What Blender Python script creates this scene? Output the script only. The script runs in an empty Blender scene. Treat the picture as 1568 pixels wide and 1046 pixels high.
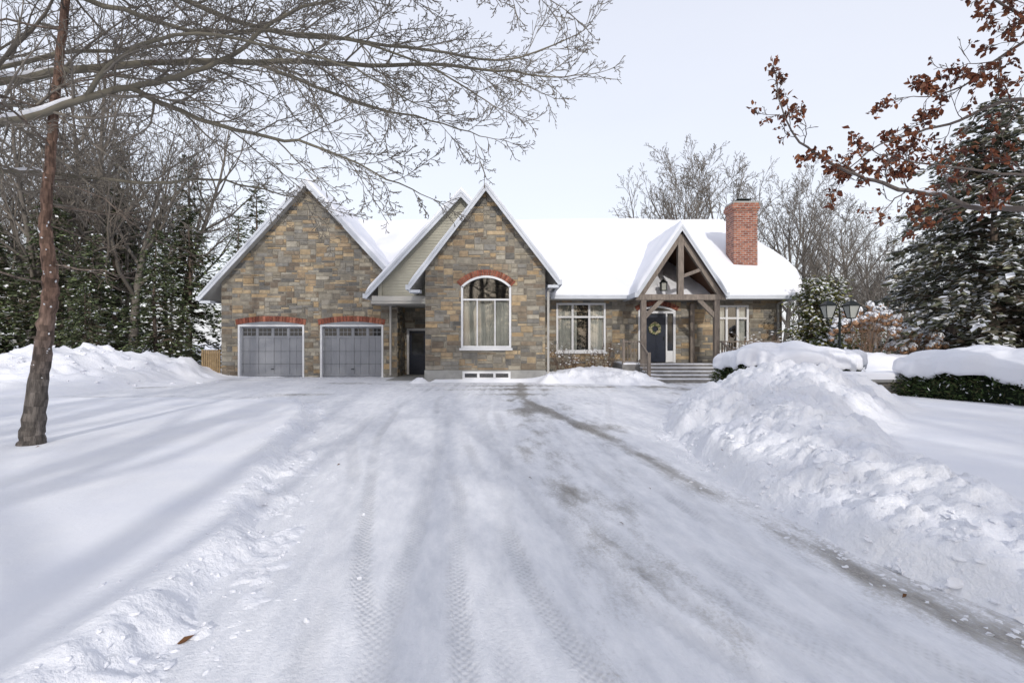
import bpy, bmesh, math, random
import numpy as np
from mathutils import Vector, Matrix
random.seed(7)
scene=bpy.context.scene
COL=scene.collection

# ------------------------------------------------------------------ materials
def newmat(name):
    m=bpy.data.materials.new(name); m.use_nodes=True
    nt=m.node_tree; b=nt.nodes['Principled BSDF']
    return m,nt,b
def N(nt,t,**k):
    n=nt.nodes.new(t)
    for a,v in k.items(): setattr(n,a,v)
    return n
def mat(name,col,rough=0.7,var=0.25,scale=6.0,bump=0.0,bscale=30.0,attr=False,metal=0.0,spec=0.3,stretch=(1,1,1),det=3):
    m,nt,b=newmat(name)
    b.inputs['Roughness'].default_value=rough; b.inputs['Metallic'].default_value=metal
    b.inputs['Specular IOR Level'].default_value=spec
    tc=N(nt,'ShaderNodeTexCoord'); mp=N(nt,'ShaderNodeMapping'); mp.inputs['Scale'].default_value=stretch
    nt.links.new(tc.outputs['Object'],mp.inputs['Vector'])
    vm=N(nt,'ShaderNodeVectorMath',operation='SCALE')
    if attr:
        at=N(nt,'ShaderNodeAttribute',attribute_name='Col'); nt.links.new(at.outputs['Color'],vm.inputs[0])
    else:
        vm.inputs[0].default_value=col
    vm.inputs['Scale'].default_value=1
    if var>0:
        no=N(nt,'ShaderNodeTexNoise'); no.inputs['Scale'].default_value=scale; no.inputs['Detail'].default_value=det
        nt.links.new(mp.outputs[0],no.inputs['Vector'])
        mr=N(nt,'ShaderNodeMapRange'); mr.inputs['From Min'].default_value=0.25; mr.inputs['From Max'].default_value=0.75
        mr.inputs['To Min'].default_value=1-var; mr.inputs['To Max'].default_value=1+var
        nt.links.new(no.outputs['Fac'],mr.inputs['Value'])
        nt.links.new(mr.outputs[0],vm.inputs['Scale'])
    nt.links.new(vm.outputs[0],b.inputs['Base Color'])
    if bump>0:
        n2=N(nt,'ShaderNodeTexNoise'); n2.inputs['Scale'].default_value=bscale; n2.inputs['Detail'].default_value=4
        nt.links.new(mp.outputs[0],n2.inputs['Vector'])
        bp=N(nt,'ShaderNodeBump'); bp.inputs['Strength'].default_value=bump; bp.inputs['Distance'].default_value=0.02
        nt.links.new(n2.outputs['Fac'],bp.inputs['Height']); nt.links.new(bp.outputs[0],b.inputs['Normal'])
    return m
M_stone=mat('stone_blocks',None,0.85,0.28,7,0.8,35,attr=True,det=5)
M_mortar=mat('mortar',(0.25,0.23,0.195),0.9,0.15,12,0.3,60)
M_attr=mat('bark_twigs',None,0.8,0.0,9,attr=True,spec=0.1)
M_leaf=mat('leaf_attr',None,0.8,0.0,3,attr=True,spec=0.1)
M_trim=mat('white_trim',(0.50,0.53,0.58),0.5,0.05,4)
M_white=mat('window_white',(0.64,0.65,0.67),0.4,0.03,4)
M_soffit=mat('soffit',(0.42,0.41,0.38),0.6,0.08,3)
M_siding=mat('siding_beige',(0.36,0.35,0.29),0.6,0.08,3)
M_door=mat('garage_door_paint',(0.235,0.245,0.27),0.5,0.05,2)
M_navy=mat('navy_door',(0.012,0.018,0.035),0.35,0.1,4)
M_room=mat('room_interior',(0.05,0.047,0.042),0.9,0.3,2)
M_curt=mat('curtain',(0.66,0.65,0.60),0.9,0.1,6)
M_conc=mat('concrete',(0.30,0.30,0.29),0.85,0.15,5,0.2,40)
M_brickr=mat('arch_brick',None,0.85,0.3,12,0.4,50,attr=True)
M_timber=mat('weathered_timber',(0.20,0.17,0.145),0.8,0.35,9,0.4,30,stretch=(3,3,0.5))
M_ceil=mat('stained_wood',(0.10,0.05,0.028),0.6,0.35,10,stretch=(8,1,1))
M_metal=mat('black_metal',(0.02,0.025,0.025),0.4,0.2,10,metal=0.6)
M_pipe=mat('downspout',(0.36,0.35,0.33),0.5,0.08,4)

def snowmat(name,fine=0.35,attr=False,lo=(0.77,0.79,0.85),hi=(0.86,0.87,0.90)):
    m,nt,b=newmat(name); L=nt.links.new
    b.inputs['Roughness'].default_value=0.65; b.inputs['Specular IOR Level'].default_value=0.25
    tc=N(nt,'ShaderNodeTexCoord')
    n1=N(nt,'ShaderNodeTexNoise'); n1.inputs['Scale'].default_value=1.3; n1.inputs['Detail'].default_value=3
    L(tc.outputs['Object'],n1.inputs['Vector'])
    cr=N(nt,'ShaderNodeValToRGB'); cr.color_ramp.elements[0].position=0.3; cr.color_ramp.elements[1].position=0.7
    cr.color_ramp.elements[0].color=lo+(1,); cr.color_ramp.elements[1].color=hi+(1,)
    L(n1.outputs['Fac'],cr.inputs['Fac']); L(cr.outputs['Color'],b.inputs['Base Color'])
    n2=N(nt,'ShaderNodeTexNoise'); n2.inputs['Scale'].default_value=20; n2.inputs['Detail'].default_value=4; n2.inputs['Roughness'].default_value=0.6
    L(tc.outputs['Object'],n2.inputs['Vector'])
    h=n2.outputs['Fac']
    if attr:
        at=N(nt,'ShaderNodeAttribute',attribute_name='rough')
        mm=N(nt,'ShaderNodeMath',operation='MULTIPLY_ADD'); mm.inputs[1].default_value=1.9; mm.inputs[2].default_value=.35; L(at.outputs['Fac'],mm.inputs[0])
        m2=N(nt,'ShaderNodeMath',operation='MULTIPLY'); L(n2.outputs['Fac'],m2.inputs[0]); L(mm.outputs[0],m2.inputs[1]); h=m2.outputs[0]
    bp=N(nt,'ShaderNodeBump'); bp.inputs['Strength'].default_value=fine; bp.inputs['Distance'].default_value=0.03
    L(h,bp.inputs['Height']); L(bp.outputs[0],b.inputs['Normal'])
    return m
M_snow=snowmat('snow',.45,True,lo=(.75,.77,.835),hi=(.83,.84,.875)); M_snowroof=snowmat('roof_snow',0.15,lo=(.72,.74,.80),hi=(.79,.80,.845))
M_chunk=snowmat('snow_chunk',0.3,lo=(.73,.75,.81),hi=(.80,.81,.85))

def drivemat():
    m,nt,b=newmat('packed_snow_driveway')
    b.inputs['Roughness'].default_value=0.6; b.inputs['Specular IOR Level'].default_value=0.3
    tc=N(nt,'ShaderNodeTexCoord')
    L=nt.links.new
    at=N(nt,'ShaderNodeAttribute',attribute_name='dirt')
    tr=N(nt,'ShaderNodeAttribute',attribute_name='tread')
    ru=N(nt,'ShaderNodeAttribute',attribute_name='rut')
    uv=N(nt,'ShaderNodeUVMap',uv_map='UVMap')
    mp=N(nt,'ShaderNodeMapping'); mp.inputs['Scale'].default_value=(5,1.6,1)
    L(uv.outputs[0],mp.inputs['Vector'])
    n1=N(nt,'ShaderNodeTexNoise'); n1.inputs['Scale'].default_value=1.4; n1.inputs['Detail'].default_value=6; n1.inputs['Roughness'].default_value=0.7
    L(mp.outputs[0],n1.inputs['Vector'])
    n3=N(nt,'ShaderNodeTexNoise'); n3.inputs['Scale'].default_value=34; n3.inputs['Detail'].default_value=3; n3.inputs['Roughness'].default_value=0.8
    L(tc.outputs['Object'],n3.inputs['Vector'])
    a=N(nt,'ShaderNodeMath',operation='ADD'); L(n1.outputs['Fac'],a.inputs[0]); 
    s3=N(nt,'ShaderNodeMath',operation='MULTIPLY'); s3.inputs[1].default_value=0.95; L(n3.outputs['Fac'],s3.inputs[0])
    L(s3.outputs[0],a.inputs[1])
    a2=N(nt,'ShaderNodeMath',operation='ADD'); L(a.outputs[0],a2.inputs[0]); L(at.outputs['Fac'],a2.inputs[1])
    mr=N(nt,'ShaderNodeMapRange'); mr.inputs['From Min'].default_value=1.16; mr.inputs['From Max'].default_value=1.85; mr.interpolation_type='SMOOTHSTEP'
    L(a2.outputs[0],mr.inputs['Value'])
    cr=N(nt,'ShaderNodeValToRGB'); cr.color_ramp.elements[0].position=0.35; cr.color_ramp.elements[1].position=0.66
    cr.color_ramp.elements[0].color=(0.84,0.85,0.885,1); cr.color_ramp.elements[1].color=(0.68,0.70,0.75,1)
    L(n1.outputs['Fac'],cr.inputs['Fac'])
    cg=N(nt,'ShaderNodeValToRGB'); cg.color_ramp.elements[0].position=0.35; cg.color_ramp.elements[1].position=0.65
    cg.color_ramp.elements[0].color=(0.13,0.12,0.11,1); cg.color_ramp.elements[1].color=(0.42,0.405,0.38,1)
    L(n3.outputs['Fac'],cg.inputs['Fac'])
    mx=N(nt,'ShaderNodeMixRGB'); L(mr.outputs[0],mx.inputs['Fac']); L(cr.outputs['Color'],mx.inputs['Color1']); L(cg.outputs['Color'],mx.inputs['Color2'])
    sx=N(nt,'ShaderNodeSeparateXYZ'); L(uv.outputs[0],sx.inputs[0])
    w=N(nt,'ShaderNodeMath',operation='MULTIPLY'); w.inputs[1].default_value=2*math.pi/0.055; L(sx.outputs['Y'],w.inputs[0])
    u9=N(nt,'ShaderNodeMath',operation='MULTIPLY'); u9.inputs[1].default_value=2*math.pi/.05; L(sx.outputs['X'],u9.inputs[0])
    us=N(nt,'ShaderNodeMath',operation='SINE'); L(u9.outputs[0],us.inputs[0])
    sn=N(nt,'ShaderNodeMath',operation='SINE'); L(w.outputs[0],sn.inputs[0])
    sm=N(nt,'ShaderNodeMath',operation='MULTIPLY'); L(us.outputs[0],sm.inputs[0]); L(sn.outputs[0],sm.inputs[1])
    st=N(nt,'ShaderNodeMath',operation='MULTIPLY'); L(sm.outputs[0],st.inputs[0]); L(tr.outputs['Fac'],st.inputs[1])
    mt=N(nt,'ShaderNodeMapRange'); mt.inputs['From Min'].default_value=-1; mt.inputs['From Max'].default_value=0; mt.inputs['To Min'].default_value=.84; mt.inputs['To Max'].default_value=1.0
    L(st.outputs[0],mt.inputs['Value'])
    rm=N(nt,'ShaderNodeMapRange'); rm.inputs['To Min'].default_value=1.0; rm.inputs['To Max'].default_value=.86; L(ru.outputs['Fac'],rm.inputs['Value'])
    mm=N(nt,'ShaderNodeMath',operation='MULTIPLY'); L(mt.outputs[0],mm.inputs[0]); L(rm.outputs[0],mm.inputs[1])
    vm=N(nt,'ShaderNodeVectorMath',operation='SCALE'); L(mx.outputs[0],vm.inputs[0]); L(mm.outputs[0],vm.inputs['Scale'])
    L(vm.outputs[0],b.inputs['Base Color'])
    k=N(nt,'ShaderNodeMath',operation='MULTIPLY_ADD'); k.inputs[1].default_value=0.4; L(st.outputs[0],k.inputs[0]); 
    k3=N(nt,'ShaderNodeMath',operation='MULTIPLY'); k3.inputs[1].default_value=1.1; L(n3.outputs['Fac'],k3.inputs[0]); L(k3.outputs[0],k.inputs[2])
    k2=N(nt,'ShaderNodeMath',operation='MULTIPLY_ADD'); k2.inputs[1].default_value=1.9; L(n1.outputs['Fac'],k2.inputs[0]); L(k.outputs[0],k2.inputs[2])
    bp=N(nt,'ShaderNodeBump'); bp.inputs['Strength'].default_value=0.5; bp.inputs['Distance'].default_value=0.02
    L(k2.outputs[0],bp.inputs['Height']); L(bp.outputs[0],b.inputs['Normal'])
    return m
M_drive=drivemat()

def brickmat():
    m,nt,b=newmat('chimney_brick'); L=nt.links.new
    tc=N(nt,'ShaderNodeTexCoord'); s=N(nt,'ShaderNodeSeparateXYZ'); L(tc.outputs['Object'],s.inputs[0])
    a=N(nt,'ShaderNodeMath',operation='ADD'); L(s.outputs['X'],a.inputs[0]); L(s.outputs['Y'],a.inputs[1])
    c=N(nt,'ShaderNodeCombineXYZ'); L(a.outputs[0],c.inputs['X']); L(s.outputs['Z'],c.inputs['Y'])
    br=N(nt,'ShaderNodeTexBrick'); br.inputs['Scale'].default_value=1; br.inputs['Brick Width'].default_value=0.24; br.inputs['Row Height'].default_value=0.095
    br.inputs['Mortar Size'].default_value=0.014; br.inputs['Color1'].default_value=(0.24,0.06,0.035,1); br.inputs['Color2'].default_value=(0.52,0.20,0.12,1); br.inputs['Mortar'].default_value=(0.40,0.36,0.33,1)
    L(c.outputs[0],br.inputs['Vector']); 
    no=N(nt,'ShaderNodeTexNoise'); no.inputs['Scale'].default_value=5; L(tc.outputs['Object'],no.inputs['Vector'])
    mx=N(nt,'ShaderNodeMixRGB',blend_type='MULTIPLY'); mx.inputs['Fac'].default_value=0.6; L(br.outputs['Color'],mx.inputs['Color1']); L(no.outputs['Fac'],mx.inputs['Color2'])
    L(mx.outputs[0],b.inputs['Base Color']); b.inputs['Roughness'].default_value=0.9
    bp=N(nt,'ShaderNodeBump'); bp.inputs['Strength'].default_value=0.6; bp.inputs['Distance'].default_value=0.01; bp.invert=True
    L(br.outputs['Fac'],bp.inputs['Height']); L(bp.outputs[0],b.inputs['Normal'])
    return m
M_chim=brickmat()
def glassmat():
    m=bpy.data.materials.new('window_glass'); m.use_nodes=True; nt=m.node_tree; nt.nodes.clear(); L=nt.links.new
    o=N(nt,'ShaderNodeOutputMaterial'); t=N(nt,'ShaderNodeBsdfTransparent'); t.inputs[0].default_value=(0.80,0.83,0.85,1)
    g=N(nt,'ShaderNodeBsdfGlossy'); g.inputs['Roughness'].default_value=0.03; lw=N(nt,'ShaderNodeFresnel'); lw.inputs['IOR'].default_value=2.2
    mx=N(nt,'ShaderNodeMixShader'); L(lw.outputs[0],mx.inputs[0]); L(t.outputs[0],mx.inputs[1]); L(g.outputs[0],mx.inputs[2]); L(mx.outputs[0],o.inputs[0])
    return m
M_glass=glassmat()

# ------------------------------------------------------------------ mesh builder
class MB:
    def __init__(s): s.v=[];s.f=[];s.c=[];s.m=[]
    def face(s,pts,col=(1,1,1),m=0):
        n=len(s.v); s.v.extend([tuple(p) for p in pts]); s.f.append(tuple(range(n,n+len(pts)))); s.c.append(col); s.m.append(m)
    def box(s,x0,x1,y0,y1,z0,z1,col=(1,1,1),m=0):
        n=len(s.v)
        s.v+= [(x0,y0,z0),(x1,y0,z0),(x1,y1,z0),(x0,y1,z0),(x0,y0,z1),(x1,y0,z1),(x1,y1,z1),(x0,y1,z1)]
        for f in ((0,3,2,1),(4,5,6,7),(0,1,5,4),(1,2,6,5),(2,3,7,6),(3,0,4,7)):
            s.f.append(tuple(n+i for i in f)); s.c.append(col); s.m.append(m)
    def hexa(s,P,col=(1,1,1),m=0):
        n=len(s.v); s.v+=[tuple(p) for p in P]
        for f in ((0,3,2,1),(4,5,6,7),(0,1,5,4),(1,2,6,5),(2,3,7,6),(3,0,4,7)):
            s.f.append(tuple(n+i for i in f)); s.c.append(col); s.m.append(m)
    def beam(s,a,b,w,h,col=(1,1,1),m=0):
        a=Vector(a);b=Vector(b);d=(b-a).normalized()
        up=Vector((0,0,1)) if abs(d.z)<0.95 else Vector((0,1,0))
        r=d.cross(up).normalized(); u=r.cross(d).normalized()
        P=[]
        for q in (a,b):
            P.append([q-r*w/2-u*h/2,q+r*w/2-u*h/2,q+r*w/2+u*h/2,q-r*w/2+u*h/2])
        s.hexa(P[0]+P[1],col,m)
    def tube(s,pts,rad,sides,col=(1,1,1),m=0,cap=False):
        n0=len(s.v); k=len(pts)
        for i in range(k):
            d=(pts[min(i+1,k-1)]-pts[max(i-1,0)])
            if d.length<1e-9: d=Vector((0,0,1))
            d.normalize()
            ref=Vector((0.13,0.97,0.2)) if abs(d.y)<0.9 else Vector((1,0,0.1))
            a=d.cross(ref).normalized(); b=d.cross(a)
            for j in range(sides):
                t=2*math.pi*j/sides
                p=pts[i]+(a*math.cos(t)+b*math.sin(t))*rad[i]
                s.v.append((p.x,p.y,p.z))
        for i in range(k-1):
            for j in range(sides):
                a0=n0+i*sides+j; a1=n0+i*sides+(j+1)%sides
                s.f.append((a0,a1,a1+sides,a0+sides)); s.c.append(col); s.m.append(m)
    def mesh(s,name,mats,smooth=False):
        me=bpy.data.meshes.new(name); me.from_pydata(s.v,[],s.f)
        for mt in mats: me.materials.append(mt)
        me.polygons.foreach_set('material_index',s.m)
        if smooth: me.polygons.foreach_set('use_smooth',[True]*len(s.f))
        ca=me.attributes.new('Col','FLOAT_COLOR','CORNER')
        cnt=np.array([len(f) for f in s.f]); c=np.array([(x[0],x[1],x[2],1) for x in s.c],dtype=np.float32)
        ca.data.foreach_set('color',np.repeat(c,cnt,axis=0).ravel())
        me.update(); return me
    def obj(s,name,mats,parent=None,smooth=False):
        if not isinstance(mats,(list,tuple)): mats=[mats]
        o=bpy.data.objects.new(name,s.mesh(name,mats,smooth)); COL.objects.link(o)
        if parent: o.parent=parent
        return o
def empty(name,loc=(0,0,0)):
    o=bpy.data.objects.new(name,None); COL.objects.link(o); o.location=loc; return o

# ------------------------------------------------------------------ numpy noise
rs=np.random.RandomState(3); PERM=rs.rand(512,512)
def vnoise(x,y):
    xi=np.floor(x).astype(int); yi=np.floor(y).astype(int); fx=x-xi; fy=y-yi
    fx=fx*fx*(3-2*fx); fy=fy*fy*(3-2*fy)
    g=lambda a,b: PERM[a%512,b%512]
    return (g(xi,yi)*(1-fx)+g(xi+1,yi)*fx)*(1-fy)+(g(xi,yi+1)*(1-fx)+g(xi+1,yi+1)*fx)*fy
def fbm(x,y,s,o=4):
    r=0;a=1;t=0
    for i in range(o):
        r=r+a*vnoise(x/s+17.3*i+100,y/s+9.1*i+100); t+=a; a*=0.5; s*=0.5
    return r/t
P2=rs.rand(512,512); P3=rs.rand(512,512)
def lumps(x,y,s):
    wx=x+0.45*s*(vnoise(x/s*2.3+50,y/s*2.3)-.5)*2; wy=y+0.45*s*(vnoise(x/s*2.3,y/s*2.3+70)-.5)*2
    x=wx/s+200; y=wy/s+200; xi=np.floor(x).astype(int); yi=np.floor(y).astype(int)
    best=np.zeros_like(x)
    for i in(-1,0,1):
        for j in(-1,0,1):
            a=xi+i;b=yi+j
            px=a+P2[a%512,b%512]; py=b+P3[a%512,b%512]; r=0.35+0.6*PERM[a%512,b%512]
            d=np.sqrt((x-px)**2+(y-py)**2)/r
            best=np.maximum(best,np.sqrt(np.clip(1-d*d,0,1))*r)
    return best

# ------------------------------------------------------------------ terrain
def XL(y): return np.interp(y,[-30,0,2.4,3.6,5,6.6,10,12,13.5],[-1.6,-1.7,-1.75,-1.85,-2.35,-2.9,-3.95,-4.9,-6.5])
def XR(y): return np.interp(y,[-30,0,2.7,3.5,4.3,5.4,8,10,12,14,16,18.7],[3.0,2.9,2.7,2.4,2.3,2.25,2.5,3.0,3.8,5.0,6.4,7.8])
def dins(x,y):
    dA=np.minimum(np.minimum(x-XL(y),XR(y)-x),18.75-y)
    ylip=12.75-0.06*(x+5)+0.15*np.sin(x*1.1)
    dB=np.minimum(np.minimum(y-ylip,x+12.5),np.minimum(21.45-y,-3.0-x))
    return np.maximum(dA,dB)
def sst(a,b,x):
    t=np.clip((x-a)/(b-a),0,1); return t*t*(3-2*t)
def G(x,y,cx,cy,rx,ry): return np.exp(-((x-cx)/rx)**2-((y-cy)/ry)**2)
def ground_h(x,y,full=False):
    wob=(fbm(x,y,1.2,3)-0.5)*0.35
    d=dins(x,y)+wob*0.5
    s=sst(-0.25,0.08,d)
    base=0.10+0.14*(fbm(x,y,4.0,3)-0.5)+0.03*(fbm(x,y,1.1,2)-0.5)
    base=base+0.12*sst(2.5,6,x)
    h=base*(1-s)-0.07*s
    L0=lumps(x+7,y+3,0.8); L1=lumps(x,y,0.42); L2=lumps(x,y,0.19); L3=lumps(x,y,0.10)
    rg=fbm(x,y,.28,4)-.5
    rr_=1-2*np.abs(fbm(x+30,y+9,.5,4)-.5)*2
    db=x-XL(y)
    win=sst(-2,0,y)*sst(13.2,12,y)
    rl=np.exp(-((db-0.02)/0.38)**2)*win
    h=h+win*np.exp(-((db+0.10)/0.22)**2)*(0.02+0.02*L1+0.05*rg)
    h=h+win*np.exp(-((db-0.15)/0.40)**2)*(0.03+0.06*L2+0.05*L3+.09*rg)*sst(0.35,0.6,fbm(x,y,0.6,3)+0.10)
    dr=x-XR(y)+wob*1.2
    Hb=np.interp(y,[0,2,4,5.5,7,9,10.3,11.3,12.3,13.3,15,17,18.5],[.18,.20,.24,.33,.47,.62,.72,.62,.34,.15,.10,.08,0.03])
    Wb=np.interp(y,[0,2,5,7,10,13,17],[.7,.8,1.1,1.6,2.9,2.3,.8])
    t=np.clip(dr/Wb,0,3)
    prof=np.where(t<1,t*(2-t)*0.5+0.5*sst(0,1,t),1-0.97*sst(1,1.8,t))
    crest=(0.62+0.76*fbm(x,y,1.1,4))
    bank=np.where(dr>0,Hb*prof*crest,0)
    h=h+bank
    rough=np.where(dr>-0.15,1,0)*sst(1.9,1.35,t)*sst(-3,1,y)*sst(18.5,16,y)
    edge=0.35+0.65*sst(0.0,0.4,dr)
    am=np.clip(Hb*1.5,0.4,1)
    h=h+rough*edge*((0.20*(L0-.3)*am+0.20*(L1-0.3)*am+0.12*(L2-.2)+0.05*(L3-.1))*(0.25+1.1*fbm(x+40,y,0.9,3))+.26*rg*am+.07*(rr_-.6)*am)
    lb=G(x,y,-15.8,19.0,2.5,3.4)*0.90+G(x,y,-19.5,18,3.5,2.6)*0.50+G(x,y,-13.3,20.6,1.0,1.2)*0.3
    h=h+lb*(0.7+0.35*L0+0.35*fbm(x,y,1.6,3))+np.clip(lb,0,0.5)*(0.12*L2+.25*L1+.7*rg)
    hp=G(x,y,4.25,18.35,0.9,0.6)*0.42+G(x,y,2.4,18.75,0.9,0.45)*0.25+G(x,y,1.3,18.5,.3,.3)*.28+G(x,y,-3.35,18.6,0.35,0.3)*0.22+G(x,y,3.0,20.2,1.8,1.2)*0.3
    h=h+hp*(0.8+0.4*L1)+np.clip(hp,0,.3)*(0.2*L2+.7*rg)
    mm=G(x,y,11.4,16.7,1.9,1.3)*0.85+G(x,y,14.5,16.5,2.5,1.6)*0.5
    h=h+mm*(0.85+0.25*L1+.5*rg)
    ins=((x>-12.1)&(x<-4.9)&(y>21.6)&(y<31))|((x>-3.1)&(x<1.1)&(y>19.2)&(y<24))|((x>-4.9)&(x<11.5)&(y>22.2)&(y<31))
    h=np.where(ins,-0.15,h)
    h=h+0.3*sst(30,80,y)
    if full:
        return h,np.clip(rough+rl*1.1+np.clip(lb*2,0,1)*.8+np.clip(hp*3,0,1)*.6,0,1)
    return h
def lines(segs):
    out=[]
    for a,b,st in segs:
        n=max(1,int(round((b-a)/st))); out+=list(np.linspace(a,b,n,endpoint=False))
    out.append(segs[-1][1]); return np.array(out)
def grid_mesh(name,X,Y,Z,keep=None,mats=(),extra=None,uv=None):
    ny,nx=X.shape; co=np.stack([X,Y,Z],-1).reshape(-1,3)
    idx=np.arange(nx*ny).reshape(ny,nx)
    F=np.stack([idx[:-1,:-1],idx[:-1,1:],idx[1:,1:],idx[1:,:-1]],-1).reshape(-1,4)
    if keep is not None: F=F[keep.reshape(-1)]
    me=bpy.data.meshes.new(name); me.from_pydata(co.tolist(),[],F.tolist())
    me.polygons.foreach_set('use_smooth',[True]*len(F))
    for k,v in (extra or {}).items():
        at=me.attributes.new(k,'FLOAT','POINT'); at.data.foreach_set('value',v.reshape(-1).astype(np.float32))
    if uv is not None:
        l=me.uv_layers.new(name='UVMap'); U=np.stack([uv[0].reshape(-1),uv[1].reshape(-1)],-1)[F.reshape(-1)]
        l.data.foreach_set('uv',U.astype(np.float32).ravel())
    for m in mats: me.materials.append(m)
    o=bpy.data.objects.new(name,me); COL.objects.link(o); return o
xs=lines([(-160,-24,6),(-24,-9,.2),(-9,-4.5,.12),(-4.5,-2.6,.05),(-2.6,6.5,.03),(6.5,11,.08),(11,24,.3),(24,160,6)])
ys=lines([(-60,-2,3),(-2,1.5,.25),(1.5,7,.03),(7,14,.05),(14,21.5,.1),(21.5,40,1),(40,220,8)])
X,Y=np.meshgrid(xs,ys)
H_,R_=ground_h(X,Y,True)
grid_mesh('snow_ground',X,Y,H_,mats=[M_snow],extra={'rough':R_})

xs=lines([(-13,-5,.15),(-5,8.2,.035)]); ys=lines([(-40,1.5,.5),(1.5,9,.04),(9,21.8,.1)])
X,Y=np.meshgrid(xs,ys); D=dins(X,Y)
def bandd(path,x,y):
    py=[p[1] for p in path]; px=[p[0] for p in path]
    o=np.argsort(py); return x-np.interp(y,np.array(py)[o],np.array(px)[o])
S1=[(0.3,13.5),(.67,11.5),(1.5,8),(1.88,5.55),(2.12,4.1),(2.28,2.95),(2.5,2.4),(2.7,0),(2.8,-30)]
S2=[(-0.1,13.5),(0.2,11),(0.42,7),(0.72,3.8),(1.05,2.8),(1.5,2.2),(2,0)]
S3=[(1.4,13),(1.5,10),(1.75,8.5)]
f1=fbm(X*3.0,Y*0.8,1.2,4)
wv=0.10*(fbm(X*0.3,Y,1.4,3)-.5)
dirt=np.exp(-((bandd(S1,X,Y)+wv)/0.16)**2)*(0.22+0.46*f1)
dirt+=np.exp(-(bandd(S1,X,Y)/0.5)**2)*0.28*f1
dirt+=np.exp(-((bandd(S2,X,Y)+wv*2)/0.34)**2)*np.clip((fbm(X*2,Y,1.0,4)-0.42)*1.8,0,.5)
dirt+=np.exp(-(bandd(S3,X,Y)/0.5)**2)*np.clip((fbm(X*1.5+9,Y,1.0,4)-0.42)*1.6,0,1)*sst(7.5,9,Y)*sst(14,12,Y)
dirt+=np.clip((fbm(X*0.55,Y*2.2,1.6,4)-0.49)*1.9,0,.55)*sst(11,14,Y)
dirt+=np.clip((fbm(X*3,Y*.7,1.6,4)-0.50)*1.4,0,.42)*sst(-0.9,0.6,X)
def track(path,w=0.095):
    b=bandd(path,X,Y); return sst(w,w*0.7,np.abs(b)), np.exp(-((np.abs(b)-w*1.15)/.03)**2)
tread=np.zeros_like(X); rut=np.zeros_like(X); rid=np.zeros_like(X)
tp_=[[(-2.6,12),(-2.1,8),(-1.45,5.2),(-.95,3.2),(-.55,2.2),(0,0)],
 [(-1.3,12),(-.75,8),(-.2,5.0),(.1,3.2),(.4,2.2),(.8,0)],
 [(-.9,13),(-.35,8),(.25,4.6),(.75,2.9),(1.2,2.1),(1.6,0)],
 [(0.9,13),(1.2,8),(1.55,4.6),(1.85,2.9),(2.1,2.1),(2.5,0)],
 [(-.35,11),(-.1,8),(-.05,5),(-.1,3),(0.05,2),(.2,0)],
 [(-3.2,13),(-2.5,8),(-1.6,5.2),(-1.2,3.2),(-.9,2.2),(-.3,0)],
 [(-1.9,13),(-1.2,8),(-.5,5.0),(-.35,3.2),(-.2,2.2),(.3,0)],
 [(.6,13),(.75,8),(1.15,4.6),(1.45,2.9),(1.8,2.1),(2.2,0)],
 [(-.6,13),(-.55,8),(.6,4.6),(1.0,2.9),(1.45,2.1),(1.9,0)],
 [(-3.6,15),(-2.3,10),(-1.0,6),(-.2,3.6),(.55,2.2),(1.2,0)],
 [(-2.3,15),(-1.2,10),(.1,6),(.9,3.6),(1.6,2.2),(2.2,0)],
 [(2.6,14),(1.9,10),(1.7,7),(1.7,4),(1.9,2.4),(2.2,0)],
 [(-.2,15),(.2,11),(.6,7),(.45,4),(.3,2.4),(.3,0)],
 [(-1.5,15),(-1.3,11),(-1.0,7),(-.75,4),(-.65,2.4),(-.5,0)]]
for i,path in enumerate(tp_):
    t,rg=track(path,.07+.02*(i%3)/2); br=sst(.38,.58,fbm(X+i*7,Y*.8,1.3,3)); fa=1 if i<9 else .6
    if i%3!=2: tread=np.maximum(tread,fa*t*(0.1+0.9*br))
    rut=np.maximum(rut,fa*t*(.3+.7*br)); rid=np.maximum(rid,fa*rg*(.1+.9*br)*(.3+.7*fbm(X+i,Y,.4,2)))
# fine blade scratches that follow the drive
scr=vnoise((X+.16*Y-.004*Y*Y)*26,Y*.55)*.6+vnoise((X+.16*Y-.004*Y*Y)*11+9,Y*.4)*.4
Z=0.020*(fbm(X,Y,1.5,3)-0.5)+0.014*(fbm(X*3,Y,.5,3)-.5)-0.014*rut+.016*rid+.009*(scr-.5)
kp=(D[:-1,:-1]>-0.45)
grid_mesh('snowy_driveway',X,Y,Z,keep=kp,mats=[M_drive],extra={'dirt':dirt,'tread':tread,'rut':np.clip(rut*.8+np.clip(scr-.55,0,1)*.9,0,1)},uv=(X+0.16*(Y)-0.004*Y*Y,Y+0*X))

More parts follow.
